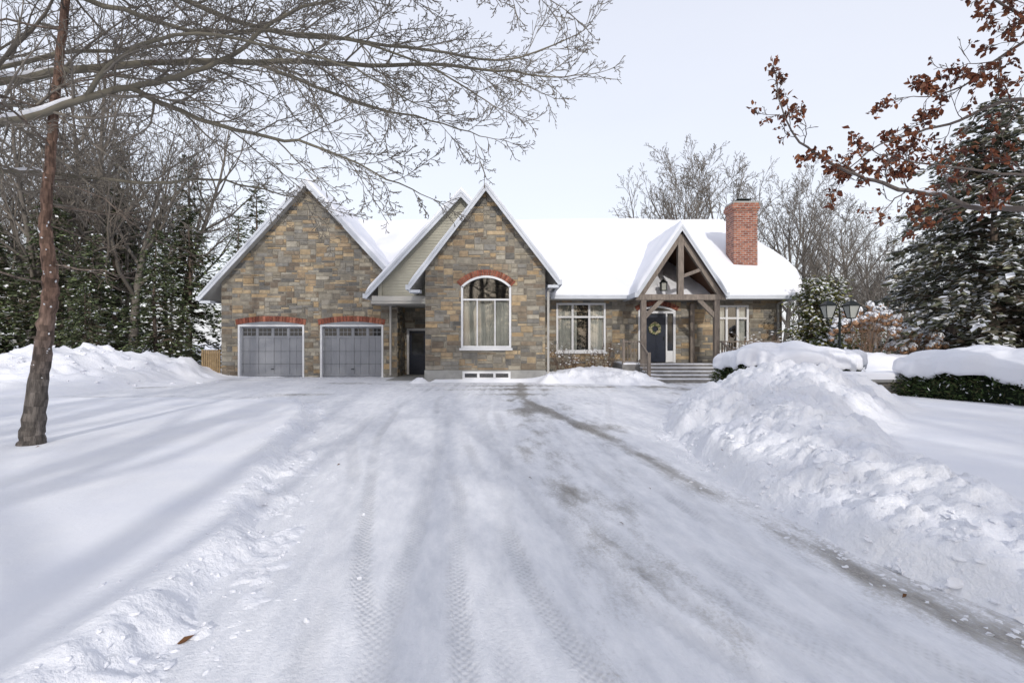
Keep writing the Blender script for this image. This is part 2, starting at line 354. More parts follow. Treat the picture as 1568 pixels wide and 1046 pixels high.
def chunks():
    rng=random.Random(99); bm=bmesh.new(); bmesh.ops.create_icosphere(bm,subdivisions=2,radius=1)
    bv=[v.co.copy() for v in bm.verts]; bf=[[v.index for v in f.verts] for f in bm.faces]; bm.free()
    pts=[]
    for i in range(1700):
        k=rng.random(); y=1.6+rng.random()**1.6*12
        if k<.34: x=float(XL(y))+rng.gauss(.12,.25); s=rng.uniform(.005,.020)
        elif k<.6: x=float(XR(y))-abs(rng.gauss(0,.14)); s=rng.uniform(.005,.022)
        elif k<.93:
            x=float(XR(y))+rng.uniform(-.05,.8)*np.interp(y,[2,5,8,11],[.9,1.3,2.4,3.2]); s=rng.uniform(.010,.034)*(2.0 if rng.random()<.08 else 1)
        else: x=rng.uniform(float(XL(y)),float(XR(y))); s=rng.uniform(.004,.010)
        pts.append((x,y,s))
    for i in range(120):
        pts.append((rng.gauss(-15.3,1.8),rng.uniform(15.5,20),rng.uniform(.03,.09)))
    px=np.array([p[0] for p in pts]);py=np.array([p[1] for p in pts]); hz=np.maximum(ground_h(px,py),np.where(dins(px,py)>0,0,-1))
    V=[];F=[]
    for (x,y,s),z in zip(pts,hz):
        n=len(V); r=Matrix.Rotation(rng.uniform(0,6.28),3,'Z')@Matrix.Rotation(rng.uniform(0,6.28),3,'X'); sc=Vector((rng.uniform(.6,1.5),rng.uniform(.6,1.5),rng.uniform(.4,.9)))
        a=Vector((rng.uniform(-1,1),rng.uniform(-1,1),rng.uniform(-1,1)))*2.2
        for v in bv:
            k=1+.28*math.sin(v.dot(a)*2.1+1)+rng.uniform(-.13,.13)
            w=Vector((max(-.75,min(.75,v.x)),max(-.75,min(.75,v.y)),max(-.7,min(.7,v.z))))*k
            w=r@w; V.append((x+w.x*sc.x*s,y+w.y*sc.y*s,z+w.z*sc.z*s-s*.05))
        F+=[[n+i for i in f] for f in bf]
    me=bpy.data.meshes.new('snow_chunks'); me.from_pydata(V,[],F); me.materials.append(M_chunk)
    o=bpy.data.objects.new('snow_chunks',me); COL.objects.link(o)
chunks()

# ------------------------------------------------------------------ house helpers
house=empty('stone_house')
def subrect(rects,o):
    out=[]
    for r in rects:
        a0,a1,b0,b1=r; c0,c1,d0,d1=o
        if a1<=c0 or a0>=c1 or b1<=d0 or b0>=d1: out.append(r); continue
        if a0<c0: out.append((a0,c0,b0,b1))
        if a1>c1: out.append((c1,a1,b0,b1))
        m0=max(a0,c0);m1=min(a1,c1)
        if b0<d0: out.append((m0,m1,b0,d0))
        if b1>d1: out.append((m0,m1,d1,b1))
    return out
STC=[(0.235,0.215,0.175),(0.255,0.23,0.185),(0.185,0.172,0.148),(0.29,0.255,0.195),(0.29,0.22,0.145),(0.38,0.295,0.19),(0.215,0.175,0.13),(0.14,0.135,0.125),(0.255,0.235,0.20),(0.20,0.192,0.175),(0.31,0.285,0.235),(0.185,0.165,0.135),(0.16,0.13,0.10),(0.34,0.25,0.15)]
def stone_wall(name,u0,u1,z0,z1,ops,mapf,clips=(),seed=1,jamb=0.25):
    rng=random.Random(seed); cw=0.115; ch=0.082
    nu=int((u1-u0)/cw)+1; nz=int((z1-z0)/ch)+1
    cw=(u1-u0)/nu; ch=(z1-z0)/nz
    occ=[[False]*nz for _ in range(nu)]
    mb=MB()
    for j in range(nz):
        for i in range(nu):
            if occ[i][j]: continue
            h=rng.choice([1,1,2,2,2,3]); w=rng.choice([2,3,3,4,4,5,6]) if h<3 else rng.choice([2,3,4,5])
            h=min(h,nz-j); w=min(w,nu-i); k=1
            while k<w and not occ[i+k][j]: k+=1
            w=k
            hh=1
            while hh<h and all(not occ[i+a][j+hh] for a in range(w)): hh+=1
            h=hh
            for a in range(w):
                for b in range(h): occ[i+a][j+b]=True
            c=rng.choice(STC); f=rng.uniform(0.85,1.2); c=tuple(x*f for x in c)
            rects=[(u0+i*cw,u0+(i+w)*cw,z0+j*ch,z0+(j+h)*ch)]
            for o in ops: rects=subrect(rects,o)
            pr=rng.uniform(0.008,0.032)
            for (a0,a1,b0,b1) in rects:
                g=0.008
                if a1-a0<0.04 or b1-b0<0.035: continue
                a0+=g;a1-=g;b0+=g;b1-=g
                e=min(0.010,(b1-b0)*0.2)
                A=[mapf(a0,0,b0),mapf(a1,0,b0),mapf(a1,0,b1),mapf(a0,0,b1)]
                jt=lambda: rng.uniform(-.005,.005)
                B=[mapf(a0+e,pr+jt(),b0+e),mapf(a1-e,pr+jt(),b0+e),mapf(a1-e,pr+jt(),b1-e),mapf(a0+e,pr+jt(),b1-e)]
                mb.face(B,c)
                for q in range(4): mb.face([A[q],A[(q+1)%4],B[(q+1)%4],B[q]],c)
    rects=[(u0,u1,z0,z1)]
    for o in ops: rects=subrect(rects,o)
    mw=MB()
    for (a0,a1,b0,b1) in rects: mw.face([mapf(a0,0.002,b0),mapf(a1,0.002,b0),mapf(a1,0.002,b1),mapf(a0,0.002,b1)])
    for (a0,a1,b0,b1) in ops:
        for (p,q) in (((a0,b0),(a1,b0)),((a1,b0),(a1,b1)),((a0,b0),(a0,b1))):
            mw.face([mapf(p[0],0.0,p[1]),mapf(q[0],0.0,q[1]),mapf(q[0],-jamb,q[1]),mapf(p[0],-jamb,p[1])])
        if a1-a0>0.3: mw.face([mapf(a0,0,b1),mapf(a1,0,b1),mapf(a1,-jamb,b1),mapf(a0,-jamb,b1)])
    for mbx,nm,mt in ((mb,name+'_stones',M_stone),(mw,name+'_mortar',M_mortar)):
        o=mbx.obj(nm,mt,house)
        if clips:
            bm=bmesh.new(); bm.from_mesh(o.data)
            for co,no in clips:
                bmesh.ops.bisect_plane(bm,geom=bm.verts[:]+bm.edges[:]+bm.faces[:],plane_co=co,plane_no=no,clear_outer=True)
            bm.to_mesh(o.data); bm.free()
def front(Yw): return lambda u,d,z:(u,Yw-d,z)
def sideR(Xw): return lambda u,d,z:(Xw+d,u,z)

def grid_mesh2(name,X,Y,Z,parent):
    o=grid_mesh(name,X,Y,Z,mats=[M_snowroof]); o.parent=parent; return o
def snow_sheet(name,A,B,C,D,T,ra=0,rb=1,nu=60,nv=40,parent=None,seedoff=0,soft=0.3):
    A,B,C,D=[np.array(p,float) for p in (A,B,C,D)]
    u=np.linspace(0,1,nu); v=np.concatenate([np.linspace(0,.9,nv-10,endpoint=False),np.linspace(.9,1,10)])
    e=0.5-0.5*np.cos(u*np.pi); u=0.6*u+0.4*e
    U,V=np.meshgrid(u,v)
    P=(A[None,None]*(1-U[...,None])+B[None,None]*U[...,None])*(1-V[...,None])+(D[None,None]*(1-U[...,None])+C[None,None]*U[...,None])*V[...,None]
    LU=np.linalg.norm(B-A)*(1-V)+np.linalg.norm(C-D)*V; LV=np.linalg.norm(D-A)
    def rnd(d,s): 
        q=np.clip(d/s,0,1); return np.sqrt(1-(1-q)**2)
    f=rnd((1-V)*LV,soft)
    f=f*(rnd(U*LU,soft*0.7) if ra else 1)*(rnd((1-U)*LU,soft*0.7) if rb else 1)
    q=fbm(P[...,0]+seedoff,P[...,1]*1.4+P[...,2]+seedoff,1.8,4)
    Z=P[...,2]+T*f*(0.55+0.9*q)+0.012
    return grid_mesh2(name,P[...,0],P[...,1],Z,parent or house)

def gable_roof(name,xc,za,sl,hl,hr,y0,y1,T=0.16,board=0.24,soff=0):
    mb=MB(); th=0.12
    for sgn,h in ((-1,hl),(1,hr)):
        xe=xc+sgn*h; ze=za-sl*h
        mb.hexa([(xc,y0+.03,za-th),(xe,y0+.03,ze-th),(xe,y1,ze-th),(xc,y1,za-th),(xc,y0+.03,za),(xe,y0+.03,ze),(xe,y1,ze),(xc,y1,za)],m=0)
        mb.hexa([(xc,y0-.03,za-board),(xe,y0-.03,ze-board),(xe,y0+.028,ze-board),(xc,y0+.028,za-board),(xc,y0-.03,za+.03),(xe,y0-.03,ze+.03),(xe,y0+.028,ze+.03),(xc,y0+.028,za+.03)],m=1)
        mb.hexa([(xc,y0-.055,za-0.07),(xe,y0-.055,ze-0.07),(xe,y0-.032,ze-.07),(xc,y0-.032,za-.07),(xc,y0-.055,za+.045),(xe,y0-.055,ze+.045),(xe,y0-.032,ze+.045),(xc,y0-.032,za+.045)],m=1)
        g0=min(xe,xe+sgn*0.12); g1=max(xe,xe+sgn*0.12)
        mb.box(g0,g1,y0-.02,y1,ze-0.2,ze-0.02,m=1)
        if soff: mb.box(min(xe,xe-sgn*soff),max(xe,xe-sgn*soff),y0+.03,y0+.4,ze-.30,ze-.2,m=1)
        snow_sheet(name+'_snow_%s'%('l' if sgn<0 else 'r'),(xc,y0+0.0,za),(xc,y1,za),(xe+sgn*.05,y1,ze-.05*sl),(xe+sgn*.05,y0+0.0,ze-.05*sl),T,ra=1,rb=0)
    return mb.obj(name,[M_soffit,M_trim],house)

def arch_bricks(mb,xc,zs,hw,rise,dep,n,Yf,proud=0.06,ext=0.0,seed=0):
    rng=random.Random(seed)
    R=(hw*hw+rise*rise)/(2*rise); cz=zs+rise-R; a=math.asin(min(1,(hw+ext)/R))
    for i in range(n):
        t0=-a+2*a*i/n+0.008/R; t1=-a+2*a*(i+1)/n-0.008/R
        f=rng.uniform(.7,1.25); c=rng.choice([(0.24,0.08,0.052),(0.19,0.065,0.045),(0.29,0.115,0.075)]); c=tuple(x*f for x in c)
        pr=proud+rng.uniform(-.004,.004)
        q=lambda r,t,y:(xc+r*math.sin(t),y,cz+r*math.cos(t))
        R2=R+dep
        mb.hexa([q(R,t0,Yf-pr),q(R,t1,Yf-pr),q(R,t1,Yf+.05),q(R,t0,Yf+.05),q(R2,t0,Yf-pr),q(R2,t1,Yf-pr),q(R2,t1,Yf+.05),q(R2,t0,Yf+.05)],c)
    return R,cz

# ---- garage wing
GY=21.5; gxc=-8.5; gsl=1.083; gza=8.12
gops=[(-11.5,-8.72,-0.1,2.2),(-8.05,-5.4,-0.1,2.2)]
zt=gza-0.14
clip=[((gxc,0,zt),(gsl,0,1)),((gxc,0,zt),(-gsl,0,1))]
stone_wall('garage_front',-12.2,-4.82,0,zt,gops,front(GY),clip,seed=5)
stone_wall('garage_side',GY,25.5,0,3.6,[],sideR(-4.82),seed=6)
mb=MB(); mb.box(-12.2,-12.18,GY+.01,31,0,3.9); mb.box(-12.2,-4.85,30.9,31,0,3.9); mb.obj('garage_back_walls',M_mortar,house)
gable_roof('garage_roof',gxc,gza,gsl,4.38,4.1,21.05,31,T=0.2,soff=0.45)
M_glassd=mat('dark_glass',(0.02,0.022,0.025),0.06,0.1,3,spec=0.6)
def garage_door(name,x0,x1,seed):
    mb=MB(); yb=GY+0.16; z0=0.0; z1=2.2
    t=0.075
    mb.box(x0,x0+t,GY-.03,GY+.14,z0,z1,m=1); mb.box(x1-t,x1,GY-.03,GY+.14,z0,z1,m=1); mb.box(x0+t,x1-t,GY-.03,GY+.14,z1-t,z1,m=1)
    a=x0+t;b=x1-t;zt=z1-t
    mb.box(a,b,yb,yb+.05,z0+.03,zt)
    w=(b-a)/4
    mb.box(a,b,yb-.025,yb-.002,z0+.03,0.13); mb.box(a,b,yb-.025,yb-.002,zt-.07,zt-.002); mb.box(a,b,yb-.025,yb-.002,zt-.47,zt-.39)
    for i in range(5):
        xx=a+i*w; wd=.06 if i in(0,4) else .05
        l=max(a,xx-wd);r=min(b,xx+wd)
        mb.box(l,r,yb-.0245,yb-.003,.13,zt-.47); mb.box(l,r,yb-.0245,yb-.003,zt-.39,zt-.07)
    for z in (0.55,1.08):
        mb.box(a,b,yb-.028,yb-.026,z,z+.008,m=3)
    for i in range(4):
        l=a+i*w+.07; r=a+(i+1)*w-.07
        mb.box(l,r,yb-.006,yb-.002,zt-.385,zt-.075,m=2)
        for k in(1,2): 
            xx=l+(r-l)*k/3; mb.box(xx-.009,xx+.009,yb-.020,yb-.007,zt-.385,zt-.075)
        mb.box(l,r,yb-.0195,yb-.0075,zt-.24,zt-.222)
    for i in range(4):
        l=a+i*w+.05; r=a+(i+1)*w-.05
        xx=(l+r)/2; mb.box(xx-.012,xx+.012,yb-.012,yb-.002,.13,zt-.47)
    mb.box((a+b)/2-.06,(a+b)/2+.06,yb-.06,yb-.03,.32,.35,m=3)
    mb.obj(name,[M_door,M_white,M_glassd,M_metal],house)
garage_door('garage_door_a',-11.5,-8.72,1); garage_door('garage_door_b',-8.05,-5.4,2)
mb=MB()
for x0,x1,sd in ((-11.5,-8.72,1),(-8.05,-5.4,2)):
    arch_bricks(mb,(x0+x1)/2,2.205,(x1-x0)/2,0.13,0.23,21,GY,0.05,0.06,sd)
mb.obj('garage_brick_arches',M_brickr,house)
mb=MB()
for x0,x1 in ((-11.5,-8.72),(-8.05,-5.4)):
    hw=(x1-x0)/2; xc=(x0+x1)/2; R=(hw*hw+.13**2)/.26; cz=2.205+.13-R
    for i in range(16):
        a0=x0+(x1-x0)*i/16; a1=x0+(x1-x0)*(i+1)/16
        h=lambda a: cz+math.sqrt(R*R-(a-xc)**2)+.003
        mb.face([(a0,GY-.036,2.2025),(a1,GY-.036,2.2025),(a1,GY-.036,h(a1)),(a0,GY-.036,h(a0))])
mb.obj('garage_arch_infill',M_door,house)

# ---- generic window
def curtain(mb,x0,x1,z0,z1,y,m=0):
    n=max(6,int((x1-x0)/.035)); 
    for i in range(n):
        a=x0+(x1-x0)*i/n;b=x0+(x1-x0)*(i+1)/n
        ya=y+.025*math.sin(a*48)+.01*math.sin(a*17);yb=y+.025*math.sin(b*48)+.01*math.sin(b*17)
        mb.face([(a,ya,z0),(b,yb,z0),(b,yb,z1),(a,ya,z1)],m=m)
def window(name,x0,x1,z0,z1,Yw,cols,transom=None,curt=(),sill=True):
    mb=MB(); y0=Yw-.035; y1=Yw+.05; f=.085
    mb.box(x0,x0+f,y0,y1,z0,z1); mb.box(x1-f,x1,y0,y1,z0,z1); mb.box(x0+f,x1-f,y0,y1,z1-f,z1); mb.box(x0+f,x1-f,y0,y1,z0,z0+f)
    for c in cols: mb.box(c-.045,c+.045,y0+.01,y1,z0+f,z1-f)
    if transom:
        e=[x0+f]+[q for c in cols for q in (c-.045,c+.045)]+[x1-f]
        for i in range(0,len(e),2): mb.box(e[i],e[i+1],y0+.012,y1,transom-.04,transom+.04)
    if sill: mb.box(x0-.06,x1+.06,y0-.06,y1,z0-.07,z0-.002)
    mb.face([(x0+f,y1-.02,z0+f),(x1-f,y1-.02,z0+f),(x1-f,y1-.02,z1-f),(x0+f,y1-.02,z1-f)],m=1)
    for (a,b) in curt: curtain(mb,a,b,z0+f,z1-f,Yw+.14,m=2)
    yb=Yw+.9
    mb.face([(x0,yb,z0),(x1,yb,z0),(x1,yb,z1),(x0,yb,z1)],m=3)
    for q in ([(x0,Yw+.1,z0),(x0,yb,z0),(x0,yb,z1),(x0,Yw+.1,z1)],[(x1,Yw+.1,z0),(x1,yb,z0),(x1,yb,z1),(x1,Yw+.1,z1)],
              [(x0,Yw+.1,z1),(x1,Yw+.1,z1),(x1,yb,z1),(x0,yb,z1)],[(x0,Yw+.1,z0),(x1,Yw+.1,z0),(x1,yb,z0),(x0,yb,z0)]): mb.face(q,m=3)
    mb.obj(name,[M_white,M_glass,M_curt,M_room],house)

# ---- centre wing
CY=19.0; cxc=-0.95; csl=1.30; cza=7.22
ax0,ax1=-1.89,-0.03; hw=(ax1-ax0)/2; axc=(ax0+ax1)/2; zs=3.54; rise=.40
R=(hw*hw+rise*rise)/(2*rise); acz=zs+rise-R
cops=[(ax0,ax1,1.26,zs)]
ns=10
for i in range(ns):
    za=zs+(rise)*i/ns; zb=zs+rise*(i+1)/ns
    w=math.sqrt(max(0,R*R-((za+zb)/2-acz)**2)); cops.append((axc-w,axc+w,za,zb))
zt=cza-.14; clip=[((cxc,0,zt),(csl,0,1)),((cxc,0,zt),(-csl,0,1))]
stone_wall('wing_front',-3.22,1.235,0.44,zt,cops,front(CY),clip,seed=11,jamb=0.12)
mb=MB()
mb.box(-3.24,-1.84,CY-.05,CY+.1,-.1,.438); mb.box(-.05,1.25,CY-.05,CY+.1,-.1,.438); mb.box(-1.84,-.05,CY-.05,CY+.1,-.1,.08); mb.box(-1.84,-.05,CY-.05,CY+.1,.40,.438)
mb.box(-3.20,-3.1,CY+.11,25,-.1,3.6); mb.box(1.12,1.215,CY+.11,24,-.1,3.6)
mb.obj('wing_foundation',M_conc,house)
window('basement_window',-1.84,-.05,.08,.40,CY,[-1.25,-.65],sill=False)
gable_roof('wing_roof',cxc,cza,csl,2.80,2.66,18.6,26,T=0.14,soff=0.4)
mb=MB(); y0=CY-.05; y1=CY+.04; f=.08
mb.box(ax0,ax0+f,y0,y1,1.26,zs); mb.box(ax1-f,ax1,y0,y1,1.26,zs); mb.box(ax0+f,ax1-f,y0,y1,1.26,1.26+f); mb.box(ax0-.05,ax1+.05,y0-.07,y1,1.17,1.258)
a=math.asin(hw/R)
q=lambda r,t,y:(axc+r*math.sin(t),y,acz+r*math.cos(t))
for i in range(24):
    t0=-a+2*a*i/24;t1=-a+2*a*(i+1)/24
    mb.hexa([q(R-f,t0,y0),q(R-f,t1,y0),q(R-f,t1,y1),q(R-f,t0,y1),q(R,t0,y0),q(R,t1,y0),q(R,t1,y1),q(R,t0,y1)])
mb.box(ax0+f,ax1-f,y0+.02,y1,3.02,3.08)
for c in (-1.29,-.63):
    mb.box(c-.022,c+.022,y0+.022,y1,1.34,3.02)
pts=[(ax0+f*.6,y1-.025,1.3),(ax1-f*.6,y1-.025,1.3)]+[q(R-f*.6,a-2*a*i/24,y1-.025) for i in range(25)]
mb.face(pts,m=1)
curtain(mb,ax0+.1,-1.22,1.3,3.03,CY+.12,m=2); curtain(mb,-.72,ax1-.1,1.3,3.03,CY+.12,m=2); curtain(mb,-1.22,-.72,1.3,3.03,CY+.22,m=2)
yb=CY+1.0
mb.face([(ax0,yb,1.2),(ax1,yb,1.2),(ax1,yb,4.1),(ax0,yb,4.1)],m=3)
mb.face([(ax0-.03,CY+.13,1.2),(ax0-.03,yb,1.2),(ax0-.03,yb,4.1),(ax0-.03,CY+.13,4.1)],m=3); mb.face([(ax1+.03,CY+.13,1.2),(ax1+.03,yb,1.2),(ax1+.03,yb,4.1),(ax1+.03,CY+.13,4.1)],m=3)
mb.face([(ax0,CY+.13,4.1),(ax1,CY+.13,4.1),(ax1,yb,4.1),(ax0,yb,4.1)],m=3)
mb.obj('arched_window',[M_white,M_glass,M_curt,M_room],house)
mb=MB(); arch_bricks(mb,axc,zs,hw+.01,rise,.22,26,CY,.06,0.0,9); mb.obj('wing_brick_arch',M_brickr,house)

# ---- siding gable over side entry
exc=-2.02; esl=1.077; eza=7.44; EY=20.55
mb=MB(); z=3.12
while z<eza-.2:
    zb=min(z+.115,eza-.15)
    def xl_(zz): return exc-(eza-.12-zz)/esl
    a0=max(xl_(z),-5.35); a1=max(xl_(zb),-5.35); b0=min(2*exc-xl_(z),0.6); b1=min(2*exc-xl_(zb),0.6)
    mb.face([(a0,EY-.022,z),(b0,EY-.022,z),(b1,EY,zb),(a1,EY,zb)]); mb.face([(a0,EY,z),(b0,EY,z),(b0,EY-.022,z),(a0,EY-.022,z)])
    z+=.115
mb.obj('gable_siding',M_siding,house)
gable_roof('entry_roof',exc,eza,esl,3.75,2.2,20.2,26,T=0.24)
mb=MB()
mb.box(-5.6,-3.22,20.3,23,3.0,3.1); mb.box(-5.55,-3.22,20.26,20.56,3.101,3.3); mb.obj('entry_soffit',M_soffit,house)
mb=MB(); mb.box(-5.35,-5.2,20.45,21.45,3.1,3.9);mb.obj('entry_cheek',M_siding,house)
stone_wall('entry_back',-4.82,-3.1,0,3.0,[(-4.72,-3.75,0,2.08)],front(23.0),seed=8,jamb=.1)
mb=MB(); mb.box(-4.72,-4.62,22.97,23.08,0,2.08); mb.box(-3.85,-3.75,22.97,23.08,0,2.08); mb.box(-4.62,-3.85,22.97,23.08,1.98,2.08)
mb.box(-4.62,-3.85,23.02,23.07,0,1.98,m=1); mb.box(-4.50,-3.97,23.005,23.019,.9,1.85,m=2); mb.obj('side_door',[M_white,M_navy,M_glassd],house)
mb=MB(); mb.box(-4.82,-3.22,19.5,23,-.05,.02); mb.obj('entry_slab',M_conc,house)

# ---- main body
MY=22.0
mops=[(1.9,4.02,1.05,3.15),(5.42,7.02,.6,3.0),(8.75,10.16,1.05,3.05)]
stone_wall('main_front',1.22,11.6,0,3.45,mops,front(MY),seed=21,jamb=.12)
mb=MB(); mb.box(11.5,11.58,MY+.01,32,0,3.4); mb.box(-4.8,11.5,31.9,32,0,3.4); mb.obj('main_back_walls',M_mortar,house)
window('front_window_a',1.9,4.02,1.05,3.15,MY,[2.6,3.32],2.55,[(2.0,2.55),(3.36,3.95),(2.66,2.8)])
window('front_window_b',8.75,10.16,1.05,3.05,MY,[9.22,9.69],2.5,[(8.85,9.15),(9.75,10.05)])
mb=MB()
for a_,b_ in [(5.42,5.52),(5.60,5.66),(6.60,6.66),(6.92,7.02)]: mb.box(a_,b_,MY-.04,MY+.08,.6,2.70)
mb.box(5.42,7.02,MY-.042,MY+.08,2.70,2.80)
mb.box(5.66,6.60,MY+.02,MY+.07,.62,2.66,m=1)
for (a_,b_,c_,d_) in ((5.75,6.08,.8,1.35),(6.18,6.51,.8,1.35),(5.75,6.08,1.5,2.5),(6.18,6.51,1.5,2.5)):
    mb.box(a_,b_,MY+.008,MY+.018,c_,d_,m=1)
for a_,b_ in ((5.52,5.60),(6.66,6.92)):
    mb.box(a_,b_,MY+.03,MY+.035,1.1,2.66,m=2); mb.box(a_,b_,MY+.0,MY+.06,.62,1.1)
mb.box(6.50,6.54,MY-.04,MY+.007,1.55,1.72,m=3)
hwT=.8;riT=.20;RT=(hwT**2+riT**2)/(2*riT);czT=2.80+riT-RT
aT=math.asin(hwT/RT)
qq=lambda r,t,y:(6.22+r*math.sin(t),y,czT+r*math.cos(t))
mb.face([qq(RT,aT-2*aT*i/16,MY+.03) for i in range(17)],m=2)
for i in range(16):
    t0=-aT+2*aT*i/16;t1=-aT+2*aT*(i+1)/16
    mb.hexa([qq(RT-.05,t0,MY-.04),qq(RT-.05,t1,MY-.04),qq(RT-.05,t1,MY+.06),qq(RT-.05,t0,MY+.06),qq(RT+.02,t0,MY-.04),qq(RT+.02,t1,MY-.04),qq(RT+.02,t1,MY+.06),qq(RT+.02,t0,MY+.06)])
mb.obj('front_door',[M_white,M_navy,M_glassd,M_metal],house)
mb=MB(); arch_bricks(mb,6.22,2.82,.84,.22,.2,22,MY,.06,0.02,4); mb.obj('door_brick_arch',M_brickr,house)
mb=MB(); rng=random.Random(3)
for i in range(420):
    t=rng.uniform(0,2*math.pi); r=.2+rng.gauss(0,.028); c=Vector((6.13+r*math.cos(t),MY-.04-abs(rng.gauss(0,.02)),2.05+r*math.sin(t)))
    d=Vector((rng.gauss(0,1),rng.gauss(0,.4),rng.gauss(0,1))).normalized()*.05; e=d.cross(Vector((0,1,0))).normalized()*.018
    mb.face([c-d,c+e,c+d,c-e],rng.choice([(0.10,0.14,0.05),(0.4,0.35,0.22),(0.14,0.17,0.08),(0.55,0.48,0.34)]))
mb.obj('door_wreath',M_leaf,house)
# main roof
ridY,ridZ,evY,evZ=27.0,7.62,21.25,3.42
rows=[(21.1,12.15),(21.25,12.2),(21.9,12.45),(22.8,12.75),(23.5,12.72),(24.4,12.4),(25.3,12.05),(26.2,11.7),(27.0,11.3)]
ms=(ridZ-evZ)/(ridY-evY)
vy=np.linspace(21.12,27.0,44); U=np.concatenate([np.linspace(0,.96,90,endpoint=False),np.linspace(.96,1,16)])
xe=np.interp(vy,[r[0] for r in rows],[r[1] for r in rows])
zrow=evZ+ms*(vy-evY)
xs0=-8.5+(8.12-zrow)/1.083-.35
xs0=np.where(vy<21.9,-4.3,xs0)
XX=xs0[:,None]+(xe[:,None]-xs0[:,None])*U[None,:]; YY=np.repeat(vy[:,None],len(U),1)
edge=np.clip((YY-21.12)/.35,0,1); er=np.clip((xe[:,None]-XX)/.4,0,1)
ZZ=evZ+ms*(YY-evY)+.012+0.30*np.sqrt(1-(1-edge)**2)*np.sqrt(1-(1-er)**2)*(.55+.9*fbm(XX,YY,2.2,4))
grid_mesh2('main_roof_snow_front',XX,YY,ZZ,house)
grid_mesh2('main_roof_snow_back',XX,54.0-YY,ZZ,house)
ue=np.linspace(0,1,30)
XE=np.repeat(xe[:,None],30,1)+0.0; YE=vy[:,None]*(1-ue)[None,:]+(54-vy)[:,None]*ue[None,:]
ZE=(evZ+ms*(vy-evY)+.012)[:,None]+0*XE
grid_mesh2('main_roof_snow_end',XE,YE,ZE,house)
mb=MB()
mb.hexa([(-4.8,evY,evZ-.12),(12.1,evY,evZ-.12),(11.1,27,ridZ-.12),(-4.8,27,ridZ-.12),(-4.8,evY,evZ),(12.1,evY,evZ),(11.1,27,ridZ),(-4.8,27,ridZ)])
mb.box(1.6,5.0,evY-.13,evY,evZ-.16,evZ-.0,m=1); mb.box(8.3,12.15,evY-.13,evY,evZ-.16,evZ,m=1)
mb.box(1.24,12.1,evY+.001,MY,evZ-.17,evZ-.122,m=0)
mb.box(12.1,12.2,evY-.1,32.7,evZ-.16,evZ,m=1)
mb.box(11.6,12.1,MY,32.7,evZ-.17,evZ-.122,m=0)
mb.obj('main_roof_deck',[M_soffit,M_trim],house)

# chimney
mb=MB(); cx0,cx1,cy0,cy1=9.92,10.98,22.9,23.75
mb.box(cx0,cx1,cy0,cy1,3.5,7.35); mb.box(cx0-.04,cx1+.04,cy0-.04,cy1+.04,7.35,7.43); mb.box(cx0-.08,cx1+.08,cy0-.08,cy1+.08,7.43,7.60); mb.box(cx0-.04,cx1+.04,cy0-.04,cy1+.04,7.60,7.70)
mb.obj('chimney',M_chim,house)
mb=MB(); mb.box(cx0-.03,cx1+.03,cy0-.03,cy1+.03,7.70,7.77)
mb.box(cx0+.35,cx0+.8,cy0+.25,cy0+.6,7.77,7.90,m=1); mb.box(cx0+.25,cx0+.9,cy0+.15,cy0+.7,7.90,7.93,m=1)
mb.obj('chimney_cap',[M_conc,M_metal],house)

# ---- portico
pxc=6.6; psl=1.50; pza=6.0; PY=20.1
gable_roof('portico_roof',pxc,pza,psl,1.72,1.72,19.85,25,T=0.24,board=.2)
mb=MB()
for sgn in(-1,1):
    xe_=pxc+sgn*1.72; mb.face([(pxc,19.9,pza-.14),(xe_,19.9,pza-.14-psl*1.72),(xe_,23.4,pza-.14-psl*1.72),(pxc,23.4,pza-.14)])
mb.obj('portico_ceiling',M_ceil,house)
mb=MB(); 
for x in (5.15,8.02):
    mb.box(x-.10,x+.10,PY-.1,PY+.1,.62,3.12); mb.box(x-.13,x+.13,PY-.13,PY+.13,.62,.8)
    mb.box(x-.09,x+.09,PY+.101,MY-.03,3.121,3.33)
mb.box(4.85,8.35,PY-.12,PY+.12,3.12,3.34)
mb.box(pxc-.11,pxc+.11,PY-.11,PY+.11,3.34,pza-.3)
for sgn in(-1,1):
    mb.beam((pxc+sgn*0.0,PY,pza-.36),(pxc+sgn*1.62,PY,pza-.36-psl*1.62),.18,.2)
    mb.beam((pxc+sgn*1.40,PY-.005,2.45),(pxc+sgn*.72,PY-.005,3.14),.13,.16)
mb.beam((pxc+.08,PY+.004,4.05),(pxc+.88,PY+.004,4.35),.11,.13)
mb.box(7.6,7.78,MY-.2,MY-.04,.6,3.1)
mb.obj('portico_timbers',M_timber,house)
M_step=mat('stone_step',(.17,.165,.16),.85,.25,6,.3,30)
mb=MB(); mb.box(4.3,10.6,19.95,MY-.005,-.1,.6); 
mb.box(4.95,8.25,19.58,19.948,-.1,.48); mb.box(4.95,8.25,19.22,19.578,-.1,.36); mb.box(4.95,8.25,18.86,19.218,-.1,.24); mb.box(4.95,8.25,18.5,18.858,-.1,.12)
mb.obj('porch_and_steps',M_step,house)
mb=MB()
for k,(ya,zb) in enumerate(((19.60,.48),(19.24,.36),(18.88,.24),(18.52,.12))):
    mb.box(4.97,8.23,ya,ya+.34,zb+.002,zb+.028)
mb.box(4.35,5.0,19.98,21.9,.602,.66); mb.box(5.0,10.55,19.98,20.6,.602,.625)
mb.obj('step_snow',M_snowroof,house)
def rail(mb,x0,x1,y,zf=.6,h=.92):
    mb.box(x0,x1,y-.04,y+.04,zf+h-.05,zf+h); mb.box(x0,x1,y-.025,y+.025,zf+.1,zf+.15)
    n=int((x1-x0)/.11)
    for i in range(1,n): 
        x=x0+(x1-x0)*i/n; mb.box(x-.014,x+.014,y-.014,y+.014,zf+.15,zf+h-.05)
